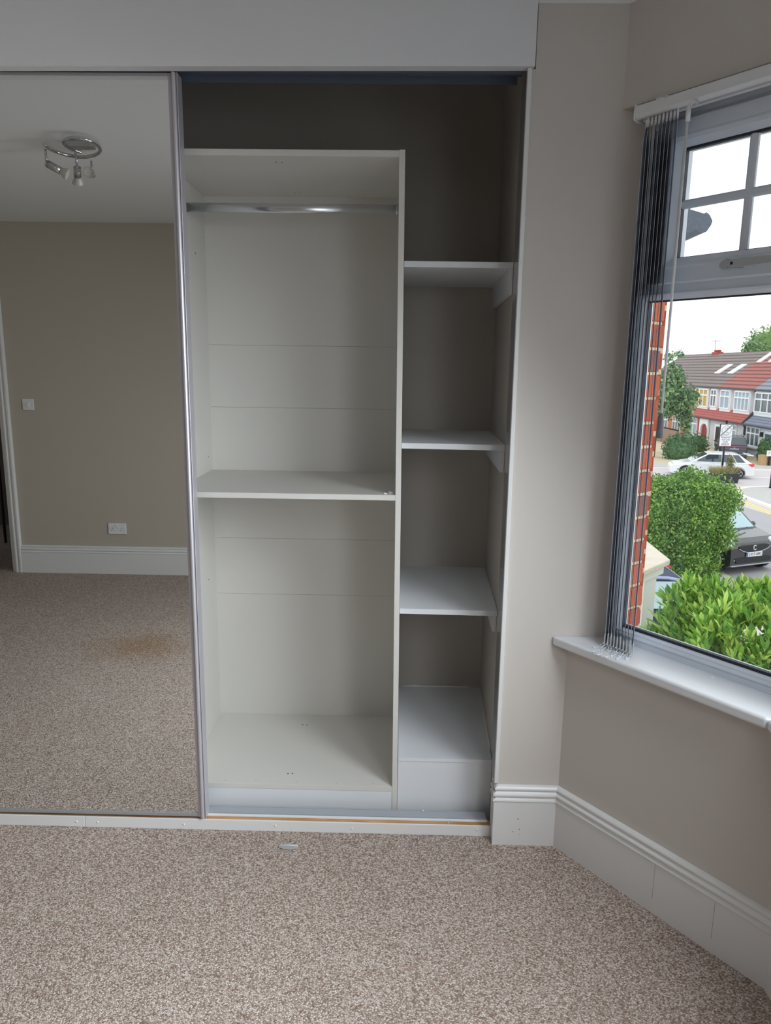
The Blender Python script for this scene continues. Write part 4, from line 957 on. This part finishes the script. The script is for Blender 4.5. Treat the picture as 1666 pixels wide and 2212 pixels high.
suv = dict(L=4.5, W=1.86, wheel_r=.36, axles=(1.35, -1.33), lower=[(2.25, .5), (2.2, .8), (1.9, .92), (1.1, 1.02), (-1.9, 1.05), (-2.2, 1.0), (-2.25, .8), (-2.25, .5)], gh=(1.15, .35, -1.75, -2.12, 1.02, 1.62), sidewin=[(.06, .46, .42, .06), (.48, .70, .70, .44), (.72, .92, .95, .72)])
M_pdark = mat('car_paint_dark_blue_grey', srgb(70, 74, 90), .2, spec=.6, coat=.6)
sv = car('estate_car', 'dark blue-grey car parked nose-in on the drive, its rear light bar showing behind the hatchback', (19.5, 40.5, G + .06), R(72), suv, M_pdark, M_cglass); sv.scale = (.8, .8, .8)
mb = MB(); mb.box(-2.275, -2.2, -.86, .86, .88, .97); build('rear_light_bar', mb, mat('dark_red_lamp', srgb(150, 50, 66), .2), sv, bevel=.015)
mb = MB(); mb.box(-2.28, -2.2, -.30, .30, .74, .84); build('rear_plate', mb, mat('yellow_plate_grey', srgb(150, 156, 170), .5), sv, bevel=.005)
mb = MB(); mb.box(-2.27, -2.15, -.85, .85, .40, .44); build('bumper_trim', mb, M_rim, sv, bevel=.01)
mb = MB(); mb.cyl((-2.285, 0, .855), (-2.27, 0, .855), .05, 12); build('rear_badge', mb, M_rim, sv)
for s in (-1, 1):
    mb = MB(); mb.tube([(.2, s * .66, 1.64), (.0, s * .66, 1.69), (-1.5, s * .66, 1.68), (-1.7, s * .66, 1.62)], .02, 6); build('roof_rail', mb, M_rim, sv)

sal = dict(L=4.1, W=1.72, wheel_r=.31, axles=(1.25, -1.25), lower=[(2.05, .45), (2.0, .66), (1.8, .76), (1.0, .90), (-1.6, .93), (-1.95, .9), (-2.05, .45)], gh=(1.05, .30, -1.25, -1.90, .90, 1.45), sidewin=[(.06, .48, .44, .06), (.51, .86, .92, .48)])
M_pblue = mat('car_paint_navy', srgb(40, 50, 74), .5, spec=.3)
bc = car('hatchback_car', 'navy blue car half hidden between the porch post and the laurel hedge', (3.62, 10.35, G + .012), R(180), sal, M_pblue, M_cglass2)
M_lil = mat('lilac_chrome_trim', srgb(160, 170, 206), .25, metal=.3)
for s in (-1, 1):
    mb = MB(); mb.tube([(.25, s * .66, 1.405), (-.3, s * .66, 1.45), (-1.0, s * .66, 1.44), (-1.35, s * .665, 1.38)], .03, 6); build('roof_trim', mb, M_lil, bc)
for s in (-1, 1):
    mb = MB(); mb.box(-1.56, -1.46, s * .60 - .025, s * .60 + .025, 1.28, 1.35, 0, lambda x, y, z: (x - (1.4 - z) * .9 + .14, y, z)); build('tail_light', mb, M_tail, bc)

# ---------------------------------------------------------------- terrace of houses across the junction
def banded(name, c1, c2, period, axis='Z'):
    m = mat(name, c1, .8); n = m.node_tree; b = n.nodes['Principled BSDF']; L = n.links.new
    t = n.nodes.new('ShaderNodeTexCoord'); w = n.nodes.new('ShaderNodeTexWave'); w.bands_direction = axis; w.inputs['Scale'].default_value = 1 / period * .314; w.inputs['Distortion'].default_value = .4; w.inputs['Detail'].default_value = 2
    r_ = n.nodes.new('ShaderNodeValToRGB'); r_.color_ramp.elements[0].position = .12; r_.color_ramp.elements[0].color = c2; r_.color_ramp.elements[1].position = .42; r_.color_ramp.elements[1].color = c1
    z = n.nodes.new('ShaderNodeTexNoise'); z.inputs['Scale'].default_value = 1.5; mx = n.nodes.new('ShaderNodeMix'); mx.data_type = 'RGBA'; mx.blend_type = 'MULTIPLY'; mx.inputs[0].default_value = .25
    L(t.outputs['Object'], w.inputs['Vector']); L(w.outputs['Fac'], r_.inputs[0]); L(t.outputs['Object'], z.inputs['Vector']); L(r_.outputs[0], mx.inputs[6]); L(z.outputs['Color'], mx.inputs[7]); L(mx.outputs[2], b.inputs['Base Color'])
    return m
M_rbrown = banded('roof_tile_brown', srgb(142, 128, 124), srgb(96, 84, 82), .22); M_rred = banded('roof_tile_red', srgb(176, 108, 100), srgb(120, 66, 62), .22); M_rgrey = banded('roof_slate_grey', srgb(150, 156, 172), srgb(110, 114, 128), .22)
M_cred = banded('canopy_tile_red', srgb(190, 104, 98), srgb(160, 80, 76), .14); M_cgrey = banded('canopy_slate', srgb(140, 146, 164), srgb(112, 118, 136), .14)
H_white = mat('house_paint_white', srgb(232, 236, 244), .8); H_grey = mat('house_render_grey', srgb(212, 214, 216), .85); H_red = mat('house_brick_red', srgb(184, 84, 70), .85, vary=(8, .08)); H_or = mat('house_brick_orange', srgb(206, 130, 96), .85, vary=(8, .08)); H_pink = mat('pilaster_mauve', srgb(178, 130, 160), .8)
H_frame = mat('house_window_white', srgb(244, 247, 250), .5); H_glass = mat('house_window_glass', srgb(92, 104, 112), .1, spec=.6); H_net = mat('net_curtain', srgb(168, 184, 198), .6); H_blind = mat('ochre_blind', srgb(196, 168, 92), .7)
H_dk = mat('downpipe_dark', srgb(70, 74, 82), .6); H_door = mat('door_navy', srgb(52, 70, 110), .4); H_doorr = mat('door_maroon', srgb(150, 62, 62), .5); H_darkglass = mat('door_dark_glass', srgb(70, 66, 72), .2); H_chim = mat('chimney_brick', srgb(170, 84, 70), .85)
XE = 21.5
def hwin(parent, x, y0, y1, z0, z1, cols, glass, tr_=.34, label=None, side=True):
    """casement window facing -x; cols panes wide, small top lights"""
    mb = MB(); b_ = .07
    mb.box(x - .06, x + .05, y0 + .003, y1 - .003, z0, z0 + b_); mb.box(x - .06, x + .05, y0 + .003, y1 - .003, z1 - b_, z1)
    for k_ in range(cols + 1):
        yy = y0 + (y1 - y0 - b_) * k_ / cols; mb.box(x - .057, x + .049, yy, yy + b_, z0 + .001, z1 - .001)
    zt_ = z1 - (z1 - z0) * tr_; mb.box(x - .054, x + .048, y0 + .001, y1 - .001, zt_ - .04, zt_ + .04)
    w = build('window', mb, H_frame, parent)
    mb = MB(); mb.box(x + .0, x + .03, y0 + .02, y1 - .02, z0 + .02, z1 - .02)
    if side: mb.box(x + .0, XE, y0 - .02, y0 + .01, z0, z1) if False else None
    sub('pane', mb, glass, w)
    return w
def house(y0, y1, label, wall, roof, canopy, up, down, ridge_z=3.2, pipe=None, bay_up=True):
    t = thing('terraced_house', label, 'house', (XE, (y0 + y1) / 2, G), group=None)
    mb = MB(); mb.box(XE, XE + 5.8, y0, y1, G, .70); mb.box(XE - .55, XE, y0, y1, G, -1.42); build('wall', mb, wall, t)
    mb = MB(); e0 = (XE - .28, .66); rg = (XE + 3.3, ridge_z); e1 = (XE + 6.9, .66)
    mb.prism([e0, rg, e1, (e1[0], e1[1] - .1), (XE + 3.3, .6), (e0[0], e0[1] - .1)], y0, y1, lambda a, b, s: (a, s, b)); build('roof', mb, roof, t)
    mb = MB(); mb.box(XE - .36, XE - .26, y0, y1, .56, .66); build('gutter', mb, H_dk, t)
    if canopy:
        mb = MB(); mb.prism([(XE, -.66), (XE, -.76), (XE - .78, -1.45), (XE - .80, -1.36)], y0, y1, lambda a, b, s: (a, s, b)); build('canopy_roof', mb, canopy, t)
        mb = MB(); mb.box(XE - .84, XE - .76, y0, y1, -1.47, -1.39); build('canopy_gutter', mb, H_dk, t)
    for (a, b, z0, z1, cols, gl) in up:
        if bay_up:
            mb = MB(); mb.box(XE - .24, XE, a - .06, b + .06, z0 - .22, z1 + .12); build('oriel', mb, H_frame, t)
        hwin(t, XE - .25, a, b, z0, z1, cols, gl)
    for (a, b, z0, z1, cols, gl) in down:
        hwin(t, XE - .57, a, b, z0, z1, cols, gl)
        mb = MB(); mb.box(XE - .68, XE - .5, a - .08, b + .08, z0 - .09, z0); build('window_ledge', mb, H_frame, t)
    if pipe:
        mb = MB(); mb.tube([(XE - .3, pipe, .6), (XE - .12, pipe + .05, .45), (XE - .1, pipe + .05, -.6), (XE - .82, pipe, -1.35), (XE - .64, pipe, -1.6), (XE - .64, pipe, G)], .07, 6); build('downpipe', mb, H_dk, t)
    return t
def skylight(parent, ya, yb, f0, f1, ridge_z=3.2):
    P = lambda f, y, o: (XE - .28 + 3.58 * f - .58 * o, y, .66 + (ridge_z - .66) * f + .8 * o)
    mb = MB(); mb.add([P(f0, ya, .06), P(f0, yb, .06), P(f1, yb, .06), P(f1, ya, .06), P(f0, ya, -.02), P(f0, yb, -.02), P(f1, yb, -.02), P(f1, ya, -.02)], [(0, 1, 2, 3), (4, 7, 6, 5), (0, 4, 5, 1), (1, 5, 6, 2), (2, 6, 7, 3), (3, 7, 4, 0)])
    build('roof_window', mb, mat_sky, parent)
mat_sky = mat('roof_window_glass', srgb(238, 244, 248), .1, spec=.8)
hA = house(36.3, 41.985, 'white house with grey slate canopy and navy door, nearest in the terrace', H_white, M_rgrey, M_cgrey, [(39.4, 41.75, -.68, .5, 3, H_glass)], [(40.05, 41.7, -2.65, -1.5, 3, H_glass)], 3.3, pipe=41.86)
mb = MB(); mb.box(XE - .60, XE - .5, 38.2, 39.5, G, -1.62); fr_ = build('door_frame', mb, H_frame, hA)
mb = MB(); mb.box(XE - .64, XE - .58, 38.35, 39.38, G + .05, -1.78); dd = build('front_door', mb, H_door, hA, bevel=.01)
mb = MB(); [mb.box(XE - .655, XE - .63, y, y + .16, -2.75, -2.0) for y in (38.62, 38.95)]; build('door_glass', mb, H_net, hA)
mb = MB(); mb.box(XE - .72, XE - .55, 39.74, 39.84, -1.98, -1.72); build('wall_lamp', mb, M_black, hA)
hB = house(42.0, 46.985, 'grey rendered house with red tiled roof, second in the terrace beside the white one', H_grey, M_rred, M_cred, [(42.45, 44.45, -.70, .5, 4, H_net), (45.1, 46.5, -.70, .5, 2, H_net)], [(43.0, 44.3, -2.6, -1.55, 2, H_net)], 3.3)
skylight(hB, 46.1, 46.7, .62, .92, 3.3); skylight(hB, 44.6, 45.2, .62, .92, 3.3)
mb = MB(); mb.box(XE - .66, XE - .5, 44.95, 46.0, G, -1.7); build('porch_surround', mb, H_frame, hB)
mb = MB(); mb.box(XE - .68, XE - .6, 45.15, 45.75, G, -1.85); build('front_door', mb, H_darkglass, hB)
hC = house(47.0, 51.285, 'red brick house with arched porch and brown roof, between grey and orange houses', H_red, M_rbrown, M_cred, [(47.1, 48.0, -.66, .5, 2, H_glass), (48.5, 50.6, -.75, .5, 3, H_blind)], [(49.0, 50.4, -2.75, -1.52, 2, H_net)], 3.1)
skylight(hC, 50.0, 50.8, .36, .62, 3.1); skylight(hC, 47.9, 48.7, .36, .62, 3.1)
mb = MB(); ap = [(47.02, -3.2), (47.02, -1.48), (48.4, -1.48), (48.4, -3.2), (48.2, -3.2), (48.2, -2.3)] + [(47.62 + .58 * math.cos(a), -2.3 + .5 * math.sin(a)) for a in np.linspace(0, math.pi, 9)] + [(47.04, -3.2)]
mb.prism(ap, XE - .70, XE - .56, lambda a, b, s: (s, a, b)); build('porch_arch', mb, H_frame, hC)
mb = MB(); mb.box(XE - .58, XE - .53, 47.03, 48.25, G, -1.75); build('front_door', mb, H_doorr, hC)
mb = MB(); mb.box(XE - .66, XE - .5, 50.75, 51.3, G, -1.42); build('pilaster', mb, H_pink, hC)
hD = house(51.3, 56.785, 'orange brick house far left in the terrace, half hidden by the tree', H_or, M_rbrown, M_rbrown, [(51.9, 53.6, -.8, .5, 3, H_net), (54.4, 56.4, -.8, .5, 3, H_net)], [(52.0, 53.6, -2.9, -1.6, 3, H_glass), (54.6, 56.2, -2.9, -1.6, 3, H_glass)], 3.1)
mb = MB(); mb.box(XE + 3.1, XE + 3.6, 55.6, 56.6, 2.5, 3.20); ch = build('chimney', mb, H_chim, hD)
mb = MB(); [mb.cyl((XE + 3.35, y, 3.20), (XE + 3.35, y, 3.36), .14, 10) for y in (55.8, 56.4)]; sub('chimney_pot', mb, H_chim, ch)
mb = MB(); mb.tube([(XE + 3.3, 56.5, 2.6), (XE + 3.3, 56.5, 4.1)], .02, 5); mb.tube([(XE + 3.0, 56.5, 4.05), (XE + 3.8, 56.45, 4.05)], .012, 5); [mb.tube([(XE + 3.1 + .12 * k_, 56.3, 4.05), (XE + 3.1 + .12 * k_, 56.7, 4.05)], .008, 4) for k_ in range(5)]; build('aerial', mb, H_dk, hD)
hE = house(56.8, 63, 'brown roofed house at the far end of the terrace, mostly behind the tree', H_red, M_rbrown, M_rbrown, [(57.5, 59.3, -.8, .5, 3, H_net)], [(57.5, 59.3, -2.9, -1.6, 3, H_glass)], 3.1)
mb = MB(); mb.box(XE + 2.5, XE + 3.4, 43.8, 45.2, 2.7, 3.75); ch = build('chimney', mb, H_chim, hB)
mb = MB(); [mb.cyl((XE + 2.95, y, 3.75), (XE + 2.95, y, 4.1), .12, 10) for y in (44.1, 44.5, 44.9)]; sub('chimney_pot', mb, H_chim, ch)

# ---------------------------------------------------------------- street furniture
sg = thing('road_sign', 'white pedestrian and cycle zone ENDS sign on a dark pole', 'sign', (14.82, 30.75, G))
mb = MB(); mb.cyl((14.82, 30.86, G), (14.82, 30.86, -.58), .045, 12); mb.cyl((14.80, 30.86, -.58), (14.80, 30.86, -.5), .06, 10); build('pole', mb, M_black, sg)
mb = MB(); mb.box(14.50, 15.075, 30.74, 30.83, -1.68, -.66); build('sign_board', mb, M_black, sg, bevel=.01)
mb = MB(); mb.box(14.525, 15.055, 30.731, 30.742, -1.66, -1.215); mb.box(14.525, 15.055, 30.731, 30.742, -1.20, -.69); build('sign_face', mb, M_plate, sg, bevel=.004)
M_signgrey = mat('sign_grey', srgb(128, 130, 138), .6); M_signlight = mat('sign_pale_grey', srgb(176, 178, 184), .6)
cxs, czs = 14.79, -.945
mb = MB(); mb.tube([(cxs + .205 * math.cos(a), 30.729, czs + .205 * math.sin(a)) for a in np.linspace(0, 2 * math.pi, 33)[:-1]], .016, 6, loop=True)
build('sign_ring', mb, M_signlight, sg)
mb = MB(); dd_ = Vector((.26, 0, .25)); pp_ = Vector((-.025, 0, .026))
mb.prism([(-.26, -.225), (-.21, -.25), (.26, .225), (.21, .25)], 30.722, 30.728, lambda a, b, s: (cxs + a, s, czs + b)); build('sign_bar', mb, M_signgrey, sg)
mb = MB()                                                 # faint motorcycle above, faint car below, either side of the bar
mb.tube([(cxs - .05, 30.728, czs + .085), (cxs - .01, 30.728, czs + .11), (cxs + .05, 30.728, czs + .115)], .010, 5)
[mb.tube([(cxs + c_ + .022 * math.cos(a), 30.728, czs + .075 + .022 * math.sin(a)) for a in np.linspace(0, 6.28, 11)[:-1]], .006, 4, loop=True) for c_ in (-.075, .03)]
mb.prism([(-.02, -.10), (-.01, -.07), (.02, -.065), (.035, -.045), (.08, -.045), (.095, -.07), (.11, -.075), (.11, -.10)], 30.726, 30.730, lambda a, b, s: (cxs + a, s, czs + b - .02)); mb.cyl((cxs + .01, 30.725, czs - .125), (cxs + .01, 30.73, czs - .125), .014, 8); mb.cyl((cxs + .085, 30.725, czs - .125), (cxs + .085, 30.73, czs - .125), .014, 8)
build('sign_pictogram', mb, M_signlight, sg)
for s_, z_, h_ in (('Pedestrian', -1.275, .10), ('and cycle', -1.37, .10), ('Zone', -1.465, .10), ('ENDS', -1.585, .135)):
    build('lettering', text_mesh(s_, h_, (cxs, 30.729, z_), (1, 0, 0), (0, 0, 1), .001, bold=.001), M_letters, sg)

pl = thing('planter', 'black trough planter with dry grass at the foot of the sign pole', 'planter', (14.85, 30.5, G))
mb = MB(); mb.box(14.15, 15.42, 30.3, 30.72, G, -2.88, 0, lambda x, y, z: (14.82 + (x - 14.82) * (1 if z > -3 else .9), 30.51 + (y - 30.51) * (1 if z > -3 else .85), z)); build('trough', mb, mat('planter_black', srgb(48, 50, 58), .5), pl, bevel=.02)
def blades(c, sx, sy, n, h, m, name, par):
    pos = np.stack([rng.uniform(c[0] - sx, c[0] + sx, n), rng.uniform(c[1] - sy, c[1] + sy, n), np.full(n, c[2])], 1)
    d = np.stack([(pos[:, 0] - c[0]) / sx * .45 + rng.normal(0, .18, n), rng.normal(0, .25, n), np.ones(n)], 1); d /= np.linalg.norm(d, axis=1)[:, None]
    s = np.cross(d, rng.normal(0, 1, (n, 3))); s /= np.linalg.norm(s, axis=1)[:, None]; hh = h * rng.uniform(.6, 1.1, n)[:, None]
    V = np.stack([pos - s * .006, pos + s * .006, pos + d * hh * .6 + s * .005, pos + d * hh + np.array((0, 0, -.05)) * hh], 1).reshape(-1, 3)
    mb = MB(); mb.v = [tuple(v) for v in V.tolist()]
    for i in range(n): mb.f += [(4 * i, 4 * i + 1, 4 * i + 2), (4 * i, 4 * i + 2, 4 * i + 3)]
    mb.m = [0] * (2 * n); mb.s = [False] * (2 * n); return build(name, mb, m, par, kind='stuff')
blades((14.72, 30.5, -2.9), .5, .15, 1500, .42, L_grass, 'dry_grass', pl)
L_pl = leaf_mat('planter_shrub_leaf', srgb(110, 112, 84), srgb(138, 134, 98), srgb(176, 160, 116))
pos, nrm = shell_pts(500, (15.0, 30.5, -2.4), (.22, .18, .36), 2, .2, 1.05, None, .1); build('shrub', leaf_cloud(pos, nrm, .075, .5, .2), L_pl, pl)
pos, nrm = shell_pts(260, (15.35, 30.5, -2.75), (.22, .16, .14), 2, .2, 1.05, None, .1); build('trailing_plant', leaf_cloud(pos, nrm, .07, .5, .2), L_pl, pl)

bo = thing('bollard', 'dark bollard on the kerbed corner at the right edge of the view', 'bollard', (15.98, 28.6, G + .09))
mb = MB(); mb.lathe([(.10, 0), (.085, .05), (.075, .75), (.085, .78), (.085, .84), (.06, .90), (.002, .91)], (15.98, 28.6, G + .09), (0, 0, 1), 14); build('post', mb, M_black, bo)
mb = MB(); mb.lathe([(.079, 0), (.081, .01), (.081, .09), (.079, .10)], (15.98, 28.6, G + .66), (0, 0, 1), 14); build('red_band', mb, M_tail, bo)

wl = thing('garden_wall', 'low brick garden wall behind the street name sign', 'wall', (20.5, 36.6, G))
M_gw = brick_mat('garden_wall_brick', (srgb(186, 120, 104), srgb(168, 104, 90)), srgb(210, 196, 180), 1.0, rot=(R(90), 0, 0))
mb = MB(); mb.box(19.35, 24, 36.4, 36.62, G + .06, G + .55); build('brickwork', mb, M_gw, wl)
mb = MB(); mb.box(19.32, 24.03, 36.36, 36.66, G + .55, G + .60); build('coping', mb, M_stone, wl)
mb = MB(); mb.box(19.28, 19.60, 36.35, 36.68, G + .06, G + .64); build('end_pier', mb, mat('tan_brick', srgb(190, 160, 120), .9), wl)
sn_ = thing('street_name_sign', 'white street name sign in front of the low garden wall', 'sign', (20.0, 36.25, G))
mb = MB(); mb.box(19.66, 19.76, 36.27, 36.33, G, G + .75); mb.box(20.75, 20.85, 36.27, 36.33, G, G + .75); build('sign_post', mb, M_black, sn_)
mb = MB(); mb.box(19.50, 21.0, 36.22, 36.262, G + .60, G + .90); build('sign_plate', mb, M_plate, sn_, bevel=.006)
build('lettering', text_mesh('MAR', .13, (19.74, 36.216, G + .815), (1, 0, 0), (0, 0, 1), .001, 'LEFT'), M_letters, sn_)
build('lettering', text_mesh('CRE', .13, (19.74, 36.216, G + .685), (1, 0, 0), (0, 0, 1), .001, 'LEFT'), M_letters, sn_)
mb = MB(); mb.lathe([(.045, 0), (.045, .004)], (19.62, 36.218, G + .78), (0, 1, 0), 10); build('borough_crest', mb, mat('crest_red', srgb(220, 150, 150), .6), sn_)

# street tree, garden shrubs, far trees
tt = thing('street_tree', 'leafy street tree in front of the orange brick house', 'tree', (14.75, 39.8, G))
P_, N_ = [], []
for c_, r_, n_ in (((15.3, 39.8, .25), (1.05, 1.1, 1.35), 1500), ((16.1, 39.7, .0), (.95, .9, .95), 1100), ((15.5, 39.8, 1.3), (.75, .8, .75), 700), ((15.0, 39.8, -.55), (.7, .8, .45), 300), ((16.45, 39.8, -1.0), (.42, .4, .7), 330), ((15.25, 39.8, 2.3), (.3, .4, .5), 90), ((15.75, 39.8, 2.6), (.28, .3, .2), 50), ((16.75, 39.8, .35), (.35, .3, .25), 110), ((16.6, 39.8, -1.7), (.22, .3, .35), 80)):
    a_, b_ = shell_pts(n_, c_, r_, 2, .5, 1.05, None, .14); P_.append(a_); N_.append(b_)
build('foliage', leaf_cloud(np.concatenate(P_), np.concatenate(N_), .20, .62, .25), L_tree, tt)
mb = MB(); [mb.add(q.v, q.f, 0, True) for q in (core((15.3, 39.8, .35), (.75, .8, .95)), core((16.05, 39.8, 0), (.65, .6, .65)))]; build('inner_growth', mb, L_dark, tt)
mb = MB(); mb.tube([(14.75, 39.8, G), (14.8, 39.8, -1.2), (15.3, 39.8, .3)], [.14, .11, .06], 8); mb.tube([(14.85, 39.8, -1.0), (16.1, 39.8, .2)], [.08, .03], 6); build('trunk', mb, M_bark, tt)
gs = [((17.0, 41.6, -2.75), (1.0, .7, .75), 'dark rounded garden shrub left of the parked cars'), ((18.3, 43.4, -2.85), (1.15, .8, .70), 'dark spreading garden shrub before the arched porch'), ((16.0, 39.0, -2.85), (.95, .6, .7), 'green garden shrub at the foot of the street tree'), ((19.3, 45.2, -3.0), (.7, .6, .5), 'low dark garden shrub left of the dark parked car'), ((20.2, 37.7, -2.6), (.45, .5, .75), 'dark green shrub by the navy front door, behind the street name sign')]
for c_, r_, lb in gs: shrub('garden_shrub', lb, 'shrub', c_, r_, 700, .17, L_dark, 2.2, .5, None, 'garden shrubs by the houses', True, .75, 1.05, .8)
fence = thing('garden_wall', 'low brown garden wall below the orange brick house', 'wall', (18.6, 50, G))
mb = MB(); mb.box(18.55, 18.75, 46.5, 56, G, G + 1.05); build('brickwork', mb, mat('old_wall_brown', srgb(150, 124, 108), .9, vary=(5, .1)), fence)
mb = MB(); mb.box(18.58, 18.70, 46.5, 56, G + 1.05, G + 1.12); build('coping', mb, M_dark, fence)
for c_, r_, lb, n_ in (((30.4, 62, 3.3), (1.0, 1.0, 1.25), 'dark green tree beyond the roofs, left of the far chimney', 700), ((33.4, 66, 4.1), (1.7, 1.5, 1.6), 'light green tree beyond the roofs at the right edge of the view', 1100)):
    t_ = thing('far_tree', lb, 'tree', (c_[0], c_[1], G), group='trees beyond the roofs')
    a_, b_ = shell_pts(n_, c_, r_, 2, .6, 1.08, None, .15); build('foliage', leaf_cloud(a_, b_, .30, .6, .2), L_tree if c_[0] < 31 else L_far, t_)
    build('inner_growth', core(c_, r_, 2, .78), L_dark if c_[0] < 31 else L_far, t_)
    mb = MB(); mb.tube([(c_[0], c_[1], G), (c_[0], c_[1], c_[2])], [.2, .1], 7); build('trunk', mb, M_bark, t_)
fp = thing('flower_pot', 'small potted plant beside the porch of the red brick house', 'plant pot', (20.2, 46.2, G))
mb = MB(); mb.lathe([(.14, 0), (.2, .3), (.21, .33), (.17, .33)], (20.2, 46.2, G + .06), (0, 0, 1), 12); build('pot', mb, H_frame, fp)
pos, nrm = shell_pts(150, (20.2, 46.2, G + .62), (.25, .25, .25), 2, .5, 1.05); build('foliage', leaf_cloud(pos, nrm, .12, .5, .2), L_dark, fp)

# ------------------------------------------------------------------ tidy helper flags
for o in bpy.data.objects:
    if '_local' in o: del o['_local']
